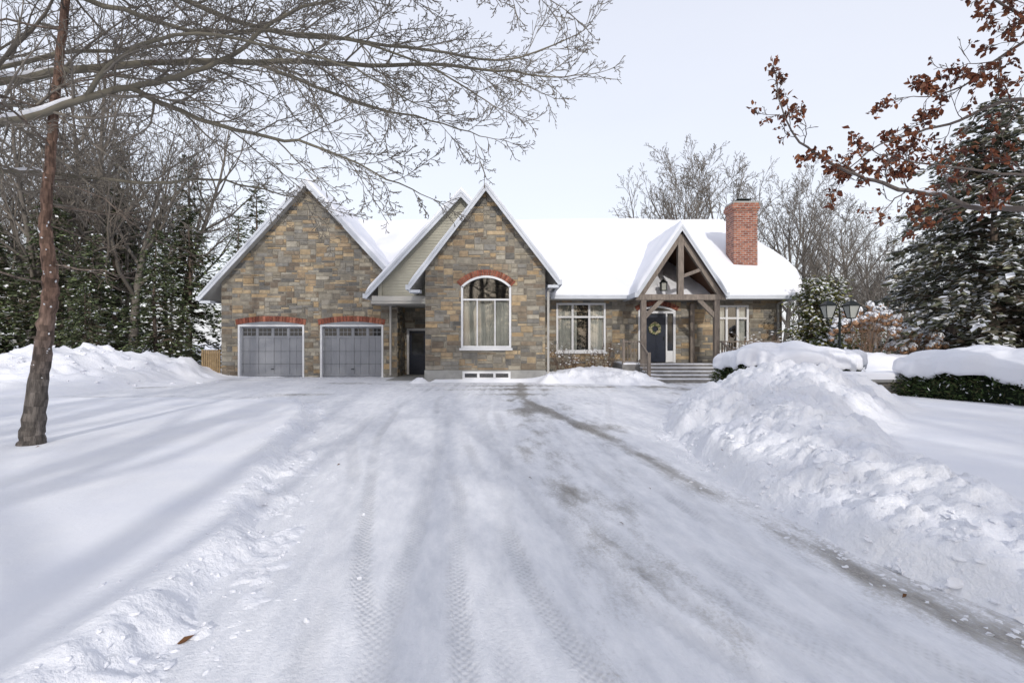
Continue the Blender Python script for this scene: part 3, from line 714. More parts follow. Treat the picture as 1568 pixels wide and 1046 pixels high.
mb=MB(); rail(mb,4.42,5.05,PY); rail(mb,8.12,10.4,PY)
for x in (4.38,10.45): mb.box(x-.05,x+.05,PY-.05,PY+.05,.6,1.6)
for sx in (5.0,8.18):
    mb.beam((sx,20.0,1.5),(sx,18.7,.98),.06,.06)
    for k in range(7):
        y=19.9-k*.19; mb.box(sx-.014,sx+.014,y-.014,y+.014,.2,1.45-k*.075)
    mb.box(sx-.05,sx+.05,18.62,18.72,.1,1.1)
mb.obj('porch_railing',M_timber,house)
mb=MB(); mb.tube([Vector((6.15,PY+.7,4.3)),Vector((6.15,PY+.7,3.95))],[.008,.008],4)
mb.box(6.03,6.27,PY+.58,PY+.82,3.55,3.58); mb.box(6.05,6.25,PY+.6,PY+.8,3.58,3.88,m=1); 
for a_ in (6.04,6.24):
    for b_ in (PY+.59,PY+.79): mb.box(a_-.01,a_+.02,b_-.01,b_+.02,3.58,3.9)
mb.hexa([(6.0,PY+.55,3.88),(6.3,PY+.55,3.88),(6.3,PY+.85,3.88),(6.0,PY+.85,3.88),(6.12,PY+.67,4.0),(6.18,PY+.67,4.0),(6.18,PY+.73,4.0),(6.12,PY+.73,4.0)])
M_lglass=mat('lantern_glass',(0.35,0.36,0.33),0.15,0.05,3)
mb.obj('porch_lantern',[M_metal,M_lglass],house)
mb=MB()
mb.box(-5.1,-5.02,21.30,21.38,.1,3.0); mb.beam((-5.06,21.34,3.0),(-5.75,20.6,3.25),.07,.08)
mb.box(1.30,1.38,18.9,18.98,.3,3.35); mb.beam((1.34,18.94,3.35),(1.6,18.8,3.62),.07,.07)
mb.box(11.35,11.43,21.88,21.96,.3,3.1); mb.beam((11.39,21.92,3.1),(11.5,21.3,3.28),.07,.07)
mb.box(1.32,1.42,21.85,21.93,.3,3.3)
mb.obj('downspouts',M_pipe,house)

# ------------------------------------------------------------------ trees
def rv(rng): return Vector((rng.gauss(0,1),rng.gauss(0,1),rng.gauss(0,1)))
def grow(mb,p,d,L,r,lev,P,rng,tips=None):
    ns=P['seg'][lev]; pts=[p.copy()];rad=[r];ds=[]
    for i in range(ns):
        d=(d+rv(rng)*P['wob'][lev]+Vector((0,0,P['up'][lev]))).normalized()
        p=p+d*(L/ns); pts.append(p.copy()); ds.append(d.copy()); rad.append(max(P['rmin'],r*(1-(i+1)/ns*P['tap'][lev])))
    f=rng.uniform(.8,1.2); c=tuple(x*f for x in P['col'])
    mb.tube(pts,rad,P['sides'][lev],c)
    if tips is not None and lev>=P.get('tiplev',2): tips.append((pts,d))
    if lev<len(P['n']):
        n=P['n'][lev]; az=rng.uniform(0,6.28)
        for k in range(n):
            t=P['t0'][lev]+(1-P['t0'][lev])*(k+rng.random()*.8)/n; t=min(t,.98)
            i=min(int(t*ns),ns-1); fr=t*ns-i; q=pts[i].lerp(pts[i+1],fr); rr=rad[i]*(1-fr)+rad[i+1]*fr
            dd=ds[i]; az+=2.4+rng.uniform(-.5,.5)
            ref=Vector((0,0,1)) if abs(dd.z)<.9 else Vector((1,0,0))
            a=dd.cross(ref).normalized(); b=dd.cross(a).normalized()
            perp=a*math.cos(az)+b*math.sin(az)
            if 'flat' in P: perp=(a*math.cos(az)+b*math.sin(az)*P['flat']).normalized()
            an=P['ang'][lev]*rng.uniform(.75,1.25)
            nd=(dd*math.cos(an)+perp*math.sin(an)).normalized()
            l=L*P['lr'][lev]*(1-.55*t)*rng.uniform(.7,1.3)
            grow(mb,q,nd,l,max(P['rmin'],min(rr*.7,r*P['rr'][lev])),lev+1,P,rng,tips)
def bare_mesh(name,seed,H=15,col=(0.15,0.135,0.12),n=(17,9,6,3),t0=.3,ang=(.75,.7,.65,.6),r=.2,lr=.5,up=.1,tap0=.85,rmin=.007):
    P=dict(seg=[9,6,4,3,2],sides=[7,5,3,3,3],wob=[.05,.13,.16,.18,.2],up=[.03,up,.07,.04,.02],tap=[tap0,.85,.8,.6,.5],rmin=rmin,col=col,
      n=list(n),t0=[t0,.25,.2,.2],ang=list(ang),lr=[lr,.45,.42,.45],rr=[.45,.5,.5,.6])
    rng=random.Random(seed); mb=MB(); grow(mb,Vector((0,0,-.2)),Vector((0,0,1)),H,r,0,P,rng)
    return mb.mesh(name,[M_attr],True)
bare=[bare_mesh('bare_tree_mesh_0',40,15,t0=.3,n=(16,8,5,2)),
      bare_mesh('bare_tree_mesh_1',41,15,t0=.22,n=(14,8,5,2),ang=(.6,.6,.6,.6)),
      bare_mesh('bare_tree_mesh_2',42,16,t0=.4,n=(16,8,5,2),ang=(.9,.7,.65,.6)),
      bare_mesh('bare_tree_mesh_3',43,12.5,t0=.2,n=(13,10,7,3),ang=(.70,.55,.6,.6),lr=.82,up=.12,r=.28,tap0=.9,col=(.16,.145,.13),rmin=.013),
      bare_mesh('bare_tree_mesh_4',44,12,t0=.25,n=(12,11,7,3),ang=(.85,.6,.6,.6),lr=.80,up=.14,r=.27,tap0=.9,col=(.16,.145,.13),rmin=.013)]
def inst(name,me,loc,rot=0,s=1,parent=None,sz=None):
    o=bpy.data.objects.new(name,me); COL.objects.link(o); o.location=loc; o.rotation_euler=(0,0,rot); o.scale=(s,s,sz or s)
    if parent: o.parent=parent
    return o
def conifer_mesh(name,seed,H=12,R=3,snow=.2,greens=((.075,.10,.055),(.10,.13,.065),(.055,.075,.045),(.12,.14,.08)),leaf=.36,dens=1.0,z0=.05,droop=.5,gap=.36,shape=.8,wd=.13):
    rng=random.Random(seed); mb=MB(); 
    mb.tube([Vector((0,0,-.2)),Vector((rng.gauss(0,.1),rng.gauss(0,.1),H*.5)),Vector((0,0,H))],[.016*H,.010*H,.01],7,(0.12,0.095,0.08))
    z=z0*H
    while z<H*.985:
        t=z/H; nb=rng.randint(5,7)
        for k in range(nb):
            az=rng.uniform(0,6.283); L=R*((1-t)**shape)*rng.uniform(.6,1.15)+.12
            o=Vector((math.cos(az),math.sin(az),0)); sd=Vector((-o.y,o.x,0))
            ns=max(3,int(L/.3)); pts=[Vector((0,0,z))]; e0=rng.uniform(.0,.35)+.3*t
            for i in range(ns):
                q=(i+1)/ns; pts.append(Vector((0,0,z))+o*(L*q)+Vector((0,0,L*(e0*q-droop*q*q)))+rv(rng)*.02*L)
            mb.tube(pts,[max(.006,.02*L*(1-i/(ns+.5))) for i in range(ns+1)],3,(0.10,0.08,0.065))
            m=int(L/.13*dens)+2
            for j in range(m):
                q=min(1,(j+rng.random())/m*.9+.12); i=min(int(q*ns),ns-1); p=pts[i].lerp(pts[i+1],q*ns-i)
                for w in range(3):
                    s_=rng.choice((-1,1)); dd=(o*rng.uniform(.3,1)+sd*s_*rng.uniform(.2,1.0)+Vector((0,0,rng.uniform(-.6,.15)))).normalized()
                    ll=leaf*rng.uniform(.5,1.2)*(0.65+.35*(1-t)); side=dd.cross(Vector((rng.gauss(0,.4),rng.gauss(0,.4),1))).normalized()*wd*ll*2*rng.uniform(.6,1.3)
                    pp=p+rv(rng)*.05
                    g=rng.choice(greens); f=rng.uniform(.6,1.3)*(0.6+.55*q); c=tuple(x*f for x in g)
                    mb.face([pp,pp+dd*ll*.5+side,pp+dd*ll,pp+dd*ll*.5-side],c)
                    if rng.random()<snow*(.3+q):
                        up=Vector((0,0,.035)); s2=side*1.1
                        mb.face([pp+up,pp+dd*ll*.45+s2+up*.4,pp+dd*ll*.95+up*.6,pp+dd*ll*.45-s2+up*1.4],(.72,.74,.78))
        z+=gap*rng.uniform(.7,1.3)*(1.0-.4*t)
    return mb.mesh(name,[M_leaf],False)
GR1=((.095,.125,.065),(.125,.155,.075),(.075,.10,.055),(.14,.16,.095))
pineA=conifer_mesh('pine_mesh_a',1,H=11,R=3.3,snow=.05,dens=.75,greens=GR1)
pineB=conifer_mesh('pine_mesh_b',2,H=9,R=3.0,snow=.09,dens=.75,droop=.35,greens=GR1)
pineC=conifer_mesh('pine_mesh_c',3,H=14,R=3.2,snow=.05,dens=.7,droop=.1,gap=.6,z0=.2,greens=((.12,.15,.07),(.15,.175,.09),(.09,.12,.06)))
spr=conifer_mesh('spruce_mesh',4,H=9.5,R=4.4,snow=.34,dens=1.4,leaf=.34,gap=.28,droop=.5,shape=.7,greens=((.13,.14,.095),(.175,.18,.12),(.10,.11,.075),(.18,.165,.12)))

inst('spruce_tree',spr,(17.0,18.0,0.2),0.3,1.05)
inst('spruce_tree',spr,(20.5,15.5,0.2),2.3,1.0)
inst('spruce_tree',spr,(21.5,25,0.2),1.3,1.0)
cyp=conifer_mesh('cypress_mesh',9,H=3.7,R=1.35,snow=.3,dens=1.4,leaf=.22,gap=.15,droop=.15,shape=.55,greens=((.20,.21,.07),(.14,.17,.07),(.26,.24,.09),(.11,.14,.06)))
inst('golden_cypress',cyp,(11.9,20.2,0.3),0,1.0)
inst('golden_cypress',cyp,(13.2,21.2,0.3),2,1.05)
ev=empty('evergreen_woodland')
rng=random.Random(12)
for i,(x,y,s) in enumerate(((-17.0,24.5,.62),(-19.6,24,.72),(-22.5,25,.8),(-15.5,29,.62),(-19.0,30,.85),(-25,24.5,.85),(-28,27,.9),(-18,36,.9),(-24,31,1.0),(-31,24,.9),(-14.6,33,.6),(-30,34,1.1),(-22,19.5,.42),(-25.5,21,.7),(-18.2,21.8,.36),(-21.5,34,1.0),(-27,20,.65),(-17,33,.85))):
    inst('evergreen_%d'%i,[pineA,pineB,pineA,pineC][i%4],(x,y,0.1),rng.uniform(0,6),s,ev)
for i in range(18):
    x=rng.uniform(-70,-22); y=rng.uniform(38,62)
    if x/y*784+784>290: continue
    inst('evergreen_l%d'%i,[pineA,pineC][i%2],(x,y,0.2),rng.uniform(0,6),rng.uniform(.8,1.2),ev)
for i in range(18):
    y=rng.uniform(34,62); x=rng.uniform(.58*y,1.1*y)
    inst('evergreen_r%d'%i,[pineA,pineC,pineB][i%3],(x,y,0.2),rng.uniform(0,6),rng.uniform(.4,.7),ev)
inst('evergreen_peak',pineA,(4.6,50,0),0,1.18,ev)
bw=empty('bare_woodland')
for i in range(34):
    y=rng.uniform(22,60); x=-y*rng.uniform(.58,1.10)
    if x>-15.5: continue
    inst('bare_l%d'%i,bare[[0,1,2,0,4][i%5]],(x,y,0.1),rng.uniform(0,6),rng.uniform(.75,1.2),bw)
for i in range(36):
    y=rng.uniform(34,66); x=y*rng.uniform(.45,1.1)
    inst('bare_r%d'%i,bare[[3,4,0,1,2][i%5]],(x,y,0.1),rng.uniform(0,6),rng.uniform(.45,.68),bw)
for (x,y,s,k) in ((15.0,44,1.12,3),(19.8,46,1.22,4),(17.5,50,1.2,3),(25,47,1.0,3),(29,50,1.1,3),(33,50,1.05,4),(13.6,52,.9,4)):
    inst('bare_tall_%d'%int(x*10),bare[k],(x,y,0.1),x,s,bw)
# unseen trees added behind the viewer, spaced to shade and streak the sunlight
for i,(x,y,s,k) in enumerate(((-9,-9,1,0),(5.4,-11,1,0),(8,-10,1.1,1),(-11,-17,1.2,1),(11,-16,1.1,0),(-1.2,-8,1.2,1),(-3.5,-7,1.25,1),(-2.6,-9.5,1.3,2),(-4.9,-8.5,1.2,0),(.6,-7.5,1.1,2),(2.2,-9,1.2,0),(-6.2,-7.0,1.2,2))):
    inst('bare_shade%d'%i,bare[k],(x,y,0),x,s,bw)
for i,(x,y,s) in enumerate(((-12,-15,1.2),(-8.5,-19,1.3),(7,-16,1.2),(11,-20,1.4),(15,-14,1.2),(-16,-9,1.1),(3.4,-14,1.15),(18,-22,1.5),(-1.2,-27,1.2))):
    inst('evergreen_shade%d'%i,[pineA,pineC][i%2],(x,y,0),x,s,ev)

# ---- near left tree
PT=dict(seg=[12,6,4,3,2],sides=[12,5,4,3,3],wob=[.02,.16,.18,.2,.2],up=[.0,-.01,.0,.0,.0],tap=[.5,.85,.8,.6,.5],rmin=.004,col=(0.15,0.12,0.10),n=[0],t0=[.4,.2,.2,.2],ang=[1.4,.7,.65,.6],lr=[.5,.4,.42,.45],rr=[.45,.5,.5,.6],flat=.5)
tm=MB(); rng=random.Random(5)
tp=[(-6.62,7.04,-.1),(-6.60,7.04,.25),(-6.52,7.04,.9),(-6.44,7.05,1.5),(-6.36,7.05,2.05),(-6.36,7.05,2.5),(-6.44,7.05,3.1),(-6.42,7.1,3.8),(-6.36,7.1,4.6),(-6.25,7.1,5.6),(-6.1,7.1,7.0),(-5.9,7.2,9.5),(-5.9,7.2,12)]
tr=[.18,.135,.108,.098,.092,.085,.068,.062,.055,.05,.045,.035,.02]
tpv=[Vector(p) for p in tp]
pts=[];rr=[]
for i in range(len(tpv)-1):
    for k in range(7):
        q=k/7; pts.append(tpv[i].lerp(tpv[i+1],q)+rv(rng)*.006); rr.append((tr[i]*(1-q)+tr[i+1]*q)*rng.uniform(.93,1.08))
k0=len(tm.f)
tm.tube(pts,rr,14,(1,1,1))
for fi in range(k0,len(tm.f)):
    z=tm.v[tm.f[fi][0]][2]; g=min(1,max(0,(2.1-z)/1.2)); a=rng.uniform(.6,1.4)
    tm.c[fi]=tuple(a*((1-g)*p+g*q) for p,q in zip((.15,.095,.072),(.10,.088,.08)))
for k in range(30):
    z=2.3+k*.27; p=Vector((np.interp(z,[q[2] for q in tp],[q[0] for q in tp]),7.08,z))
    az=rng.uniform(0,6.28); d=Vector((math.cos(az),math.sin(az)*.8,rng.uniform(-.25,.2))).normalized()
    grow(tm,p,d,rng.uniform(.7,2.2),rng.uniform(.010,.022),1,dict(PT,n=[0,6,4]),rng)
M_bark=mat('bark',None,0.9,0.6,10,1.0,22,attr=True,stretch=(2.5,2.5,.6),det=4)
for k in range(40):
    z=rng.uniform(.3,3.2) if k<30 else rng.uniform(3,6); x=np.interp(z,[q[2] for q in tp],[q[0] for q in tp]); r=np.interp(z,[q[2] for q in tp],tr)*1.03
    a_=rng.uniform(math.pi,2*math.pi); w=rng.uniform(.006,.018); n=Vector((math.cos(a_),math.sin(a_),0)); s_=Vector((-n.y,n.x,0)); c=Vector((x,7.05,z))+n*r
    h=rng.uniform(.01,.03)
    tm.face([c-s_*w,c+Vector((0,0,-h*.6)),c+s_*w,c+Vector((0,0,h))+n*.01],(.65,.67,.7))
tm.obj('scots_pine',M_bark,smooth=True)

# ---- overhanging maple
LM=MB(); SN=MB(); rng=random.Random(77); CB=(0.185,0.17,0.135)
trunk=[(-9.6,7.3,-.2),(-9.5,7.3,2),(-9.4,7.3,4.2),(-9.3,7.4,6.5),(-9.1,7.5,9.5),(-9.3,7.4,13)]
LM.tube([Vector(p) for p in trunk],[.34,.27,.24,.2,.14,.05],12,CB)
def smoothpath(P,sub=4):
    P=[Vector(p) for p in P]; out=[]
    for i in range(len(P)-1):
        p0=P[max(i-1,0)];p1=P[i];p2=P[i+1];p3=P[min(i+2,len(P)-1)]
        for k in range(sub):
            t=k/sub; out.append(.5*((2*p1)+(-p0+p2)*t+(2*p0-5*p1+4*p2-p3)*t*t+(-p0+3*p1-3*p2+p3)*t*t*t))
    out.append(P[-1]); return out
def limb(mb,P,r0,r1,PR,rng,nside,Ls,t0=.12,col=CB,snow=0.0,side=.6,tips=None):
    pts=smoothpath(P); n=len(pts)
    pts=[p+rv(rng)*.012 for p in pts]
    rad=[r0+(r1-r0)*(i/(n-1))**.8 for i in range(n)]
    mb.tube(pts,rad,8,col)
    if snow>0:
        m=int(n*snow); i=1
        while i<m:
            L_=rng.randint(4,8); seg=pts[i:i+L_]; rd=rad[i:i+L_]
            if len(seg)>2:
                k=len(seg); SN.tube([q+Vector((0,-rd[j]*.25,rd[j]*.75)) for j,q in enumerate(seg)],[rd[j]*.95*math.sin(math.pi*(j+.25)/(k-.5))+.002 for j in range(k)],7,(1,1,1))
            i+=L_+rng.randint(0,2)
    for k in range(nside):
        t=t0+(1-t0)*(k+rng.random())/nside; i=min(int(t*(n-1)),n-2); q=pts[i].lerp(pts[i+1],t*(n-1)-i); dd=(pts[i+1]-pts[i]).normalized()
        s_=1 if k%2 else -1
        perp=Vector((0,0,1))*s_+Vector((0,rng.gauss(0,side),0)); perp=(perp-dd*perp.dot(dd)).normalized(); an=rng.uniform(.45,.9)
        nd=(dd*math.cos(an)+perp*math.sin(an)).normalized()
        l=Ls*(1-.6*t)*rng.uniform(.5,1.3)
        grow(mb,q,nd,l,max(.006,rad[i]*rng.uniform(.3,.55)),1,PR,rng,tips)
    grow(mb,pts[-1],(pts[-1]-pts[-3]).normalized(),Ls*.5,r1,1,PR,rng,tips)
PM=dict(seg=[9,7,5,3,2],sides=[8,5,4,3,3],wob=[.1,.10,.13,.16,.2],up=[.0,.015,.015,.01,.0],tap=[.8,.75,.7,.5,.5],rmin=.0045,col=(0.20,0.18,0.155),n=[0,8,4,2],t0=[.2,.12,.15,.2],ang=[.7,.7,.7,.6],lr=[.5,.5,.5,.5],rr=[.45,.5,.55,.6],flat=.6)
def q2(*a): return [(x,y,z) for x,z,y in a]
A=q2((-9.4,4.2,7.3),(-8.5,4.8,7.3),(-7.84,5.08,7.3),(-6.75,5.43,7.5),(-5.44,5.68,7.7),(-4,5.82,7.9),(-2.6,5.88,8.1),(-1.3,5.93,8.2),(-.3,5.88,8.3),(.7,5.78,8.3))
B=q2((-9.45,3.3,7.3),(-8.5,4.1,7.2),(-7.84,4.40,7.2),(-6.9,4.52,7.0),(-5.8,4.75,6.9),(-5.14,4.93,6.9),(-4.4,5.02,6.8),(-3.7,5.3,6.8),(-3,5.85,6.8),(-2.0,6.2,6.9),(-.9,6.35,7))
B2=q2((-5.14,4.93,6.9),(-4.5,4.62,7.0),(-3.6,4.38,7.1),(-2.8,4.25,7.2),(-2.0,3.95,7.3),(-1.3,3.6,7.3))
C=q2((-9.45,3.2,7.3),(-8.3,3.9,7.6),(-7.5,4.1,7.8),(-6.6,4.05,8.0),(-5.6,4.0,8.1),(-4.8,4.1,8.2),(-4.0,3.95,8.3),(-3.1,3.72,8.4))
D_=q2((-9.3,6.5,7.4),(-8.2,6.9,7.3),(-6.9,6.7,7.3),(-5.8,6.28,7.3),(-4.6,5.95,7.3),(-3.4,5.98,7.4),(-2.4,5.85,7.4),(-1.4,5.6,7.5),(-.5,5.1,7.5))
E=q2((-9.2,7.6,7.4),(-7.5,7.9,7.8),(-5.8,7.2,8.2),(-4.2,6.65,8.4),(-2.8,6.5,8.5),(-1.4,6.35,8.5),(-.2,6.2,8.6),(.9,6.55,8.6))
F=q2((-9.2,8.5,7.4),(-7,9,7.0),(-5,8,6.8),(-3.5,7.1,6.7),(-2.2,6.7,6.7),(-1.0,6.55,6.7),(.1,6.25,6.7))
Gl=q2((-9.4,4.6,7.3),(-8.4,5.5,7.8),(-7.3,6.1,8.2),(-6.2,6.3,8.4),(-5,6.6,8.6),(-3.8,6.9,8.8))
B3=q2((-5.8,4.75,6.9),(-5.0,5.2,6.6),(-4.0,5.4,6.5),(-2.9,5.2,6.5),(-2.0,4.95,6.5),(-1.2,4.5,6.5))
A2=q2((-4.0,5.82,7.9),(-3.1,5.5,8.0),(-2.2,5.15,8.0),(-1.3,4.95,8.0),(-.5,4.7,8.0))
limb(LM,A,.095,.012,PM,rng,26,2.2,.15,snow=.5)
limb(LM,B,.085,.010,PM,rng,26,1.9,.15,snow=.5)
limb(LM,B2,.04,.007,PM,rng,15,1.6,.05)
limb(LM,C,.05,.007,PM,rng,16,1.5,.15,snow=.3)
limb(LM,D_,.055,.010,PM,rng,22,2.0,.15,snow=.3)
limb(LM,E,.065,.010,PM,rng,24,2.2,.15)
limb(LM,F,.065,.010,PM,rng,24,2.2,.25)
limb(LM,Gl,.055,.010,PM,rng,20,1.9,.15,snow=.3)
limb(LM,B3,.035,.007,PM,rng,14,1.5,.05)
limb(LM,A2,.035,.007,PM,rng,13,1.6,.05)
mt=empty('maple_tree'); LM.obj('trunk_and_limbs',M_attr,mt,True); SN.obj('limb_snow',M_snowroof,mt,True)

# ---- oak with retained brown leaves
OK=MB(); SN=MB(); OL=MB(); rng=random.Random(31); CO=(0.14,0.12,0.11)
OK.tube([Vector(p) for p in ((9.9,7.6,-.2),(9.8,7.6,2.5),(9.7,7.7,5),(9.6,7.8,8),(9.4,7.9,12))],[.36,.3,.26,.2,.08],12,CO)
PO=dict(PM,col=(0.14,0.115,0.105),n=[0,5,3],wob=[.1,.2,.25,.25,.2],tiplev=2)
tips=[]
R1=q2((9.8,2.8,7.6),(8.6,3.4,7.7),(7.84,3.53,7.8),(7.1,3.52,7.8),(6.5,3.72,7.8),(5.9,3.83,7.8),(5.4,3.98,7.8),(4.9,4.2,7.8),(4.5,4.45,7.8),(4.2,4.8,7.8),(4.06,5.3,7.8))
R2=q2((9.7,3.6,7.6),(8.5,3.75,7.3),(7.5,3.8,7.2),(6.6,3.85,7.1),(5.8,3.95,7.1),(5.1,4.1,7.1))
R3=q2((9.7,4.6,7.6),(8.6,5.2,7.9),(7.8,5.3,8.1),(7.1,5.0,8.1),(6.4,4.8,8.1),(5.8,4.6,8.1),(5.3,4.2,8.1))
R4=q2((9.6,5.2,7.7),(8.6,5.8,7.6),(7.7,6.1,7.5),(7.1,6.5,7.5),(6.6,6.9,7.5))
R5=q2((9.6,6.5,7.8),(8.3,6.3,7.8),(7.4,5.8,7.8),(6.9,5.4,7.8),(6.2,5.2,7.8))
limb(OK,R1,.06,.009,PO,rng,16,1.0,.3,col=CO,tips=tips,snow=.4)
limb(OK,R2,.035,.007,PO,rng,11,.9,.25,col=CO,tips=tips)
limb(OK,R3,.04,.007,PO,rng,12,1.0,.25,col=CO,tips=tips)
limb(OK,R4,.045,.009,PO,rng,12,1.2,.25,col=CO,tips=tips)
limb(OK,R5,.035,.007,PO,rng,10,1.1,.3,col=CO,tips=tips)
for pts,d in tips:
    if rng.random()<.62: continue
    for k in range(rng.randint(3,7)):
        p=pts[rng.randint(max(1,len(pts)-2),len(pts)-1)]+rv(rng)*.03
        dd=(Vector((0,0,-.5))+rv(rng)*.7).normalized(); s_=dd.cross(rv(rng)).normalized(); l=rng.uniform(.06,.12); w=l*.28
        nn=dd.cross(s_)*l*.2
        c=rng.choice([(.15,.055,.035),(.21,.08,.045),(.11,.05,.04),(.25,.11,.06),(.18,.09,.06)])
        OL.face([p,p+dd*l*.35+s_*w+nn,p+dd*l*.7+s_*w*.7,p+dd*l,p+dd*l*.5],c); OL.face([p,p+dd*l*.5,p+dd*l,p+dd*l*.7-s_*w*.8,p+dd*l*.35-s_*w+nn],c)
ot=empty('oak_tree'); OK.obj('trunk_and_limbs',M_attr,ot,True); SN.obj('limb_snow',M_snowroof,ot,True); OL.obj('dry_leaves',M_leaf,ot)

# ------------------------------------------------------------------ hedges with snow caps
def hedge(name,c,ang,lx,ly,z0,zg,zs,seed):
    e=empty(name); rng=random.Random(seed); ca,sa=math.cos(ang),math.sin(ang)
    def tw(x,y,z): return Vector((c[0]+x*ca-y*sa,c[1]+x*sa+y*ca,z))
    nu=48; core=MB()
    def prof(t,k):
        cx=math.copysign(abs(math.cos(t))**.75,math.cos(t)); cy=math.copysign(abs(math.sin(t))**.75,math.sin(t))
        n=1+.07*math.sin(3*t+seed)+.04*math.sin(7*t+1)
        return cx*lx*k*n,cy*ly*k*n
    def side(q): return .84+.16*math.sin(math.pi*min(1,q*1.1)**.8)
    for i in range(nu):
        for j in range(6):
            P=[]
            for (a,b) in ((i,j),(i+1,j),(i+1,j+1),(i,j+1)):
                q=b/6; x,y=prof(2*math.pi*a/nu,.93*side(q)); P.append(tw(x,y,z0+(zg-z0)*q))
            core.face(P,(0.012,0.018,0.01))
    for i in range(int(8000*(lx+ly)/2.6)):
        t=rng.uniform(0,6.283); q=rng.random()**.8; x,y=prof(t,side(q)*rng.uniform(.9,1.10)); p=tw(x,y,z0+(zg-z0)*q*1.04)
        d=(Vector((math.cos(t+ang),math.sin(t+ang),.3))+rv(rng)*.7).normalized()*rng.uniform(.03,.07); s_=d.cross(rv(rng)).normalized()*.016
        f=rng.uniform(.5,1.3); g=rng.choice([(.05,.08,.03),(.035,.055,.025),(.065,.095,.035),(.08,.08,.04)])
        col=tuple(v*f for v in g)
        if rng.random()<.04+.10*q**4: col=(.7,.72,.76)
        core.face([p-d,p+s_,p+d,p-s_],col)
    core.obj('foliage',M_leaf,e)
    nr=30; na=150; 
    r_=np.linspace(0,1,nr); a_=np.linspace(0,2*np.pi,na)
    Rr,Aa=np.meshgrid(r_,a_,indexing='ij')
    cxx=np.sign(np.cos(Aa))*np.abs(np.cos(Aa))**.75; cyy=np.sign(np.sin(Aa))*np.abs(np.sin(Aa))**.75
    nn=1+.07*np.sin(3*Aa+seed)+.04*np.sin(7*Aa+1)+0.03*np.sin(13*Aa+2)+.02*np.sin(29*Aa)
    ph=np.clip(Rr,0,1)*(math.pi*.58)
    rad=np.sin(ph)*1.02; hh=np.cos(ph)
    x=cxx*lx*nn*rad; y=cyy*ly*nn*rad
    wx=c[0]+x*ca-y*sa; wy=c[1]+x*sa+y*ca
    T=zs-zg
    z=zg+T*np.sign(hh)*np.abs(hh)**.8*np.where(hh<0,.6,1)*(0.65+.7*(fbm(wx,wy,.9,3)))+ .16*(lumps(wx,wy,.6)-.3)
    z=z-np.where(hh<0.1,1,0)*.2*fbm(Aa*3+seed,Aa*0,0.5,3)
    o=grid_mesh('snow_cap',wx,wy,z,mats=[M_snowroof]); o.parent=e
hedge('snowy_hedge',(7.35,13.6),-.06,1.75,.95,.1,.98,1.42,1)
hedge('snowy_hedge',(11.2,10.2),-1.02,2.8,1.35,.1,.92,1.38,2)

rng=random.Random(2); lw=MB()
sv=house; house=empty('low_stone_wall')
stone_wall('wall_front',7.7,9.5,.1,.55,[],front(12.0),seed=33)
stone_wall('wall_end',12.0,12.45,.1,.55,[],sideR(9.5),seed=34)
lw.box(7.7,9.495,12.003,12.45,.1,.55); lw.box(7.66,9.56,11.94,12.5,.551,.61); lw.obj('core_and_coping',M_conc,house)
xx=np.linspace(7.64,9.58,50); yy=np.linspace(11.92,12.52,22); X,Y=np.meshgrid(xx,yy)
ex=np.clip(np.minimum(X-7.64,9.58-X)/.12,0,1); ey=np.clip(np.minimum(Y-11.92,12.52-Y)/.12,0,1)
o=grid_mesh('wall_snow',X,Y,.612+.17*np.sqrt(1-(1-ex)**2)*np.sqrt(1-(1-ey)**2)*(.8+.4*fbm(X,Y,.7,3)),mats=[M_snowroof]); o.parent=house
house=sv

# ------------------------------------------------------------------ lamp post
lp=empty('street_lamp'); mb=MB(); LX,LY=9.5,15.0
mb.tube([Vector((LX,LY,z)) for z in (0,.3,.32,.36,1.9,1.95,2.0,2.3,2.42)],[.08,.08,.055,.035,.03,.045,.03,.022,.006],10)
for sgn in(-1,1):
    P=smoothpath([(LX,LY,1.95),(LX+sgn*.10,LY,1.83),(LX+sgn*.24,LY,1.85),(LX+sgn*.30,LY,1.98),(LX+sgn*.30,LY,2.08)],5)
    mb.tube(P,[.014]*len(P),6)
    cx=LX+sgn*.30; z0=2.08
    mb.box(cx-.07,cx+.07,LY-.07,LY+.07,z0,z0+.025)
    w0,w1=.07,.14; h=.36
    for a_ in(-1,1):
        for b_ in(-1,1): mb.beam((cx+a_*w0,LY+b_*w0,z0+.02),(cx+a_*w1,LY+b_*w1,z0+h),.016,.016)
    mb.hexa([(cx-w0+.005,LY-w0+.005,z0+.026),(cx+w0-.005,LY-w0+.005,z0+.026),(cx+w0-.005,LY+w0-.005,z0+.026),(cx-w0+.005,LY+w0-.005,z0+.026),(cx-w1+.01,LY-w1+.01,z0+h-.005),(cx+w1-.01,LY-w1+.01,z0+h-.005),(cx+w1-.01,LY+w1-.01,z0+h-.005),(cx-w1+.01,LY+w1-.01,z0+h-.005)],m=1)
    mb.box(cx-w1-.02,cx+w1+.02,LY-w1-.02,LY+w1+.02,z0+h,z0+h+.025)
    k=w1+.01
    mb.hexa([(cx-k,LY-k,z0+h+.026),(cx+k,LY-k,z0+h+.026),(cx+k,LY+k,z0+h+.026),(cx-k,LY+k,z0+h+.026),(cx-.05,LY-.05,z0+h+.14),(cx+.05,LY-.05,z0+h+.14),(cx+.05,LY+.05,z0+h+.14),(cx-.05,LY+.05,z0+h+.14)])
    mb.tube([Vector((cx,LY,z0+h+.14)),Vector((cx,LY,z0+h+.19)),Vector((cx,LY,z0+h+.23))],[.03,.02,.004],6)
mb.obj('post_and_lanterns',[M_metal,M_lglass],lp)
sc=1.12
lp.location=(LX*(1-sc)+.1,LY*(1-sc),0.0); lp.scale=(sc,sc,sc*.93)

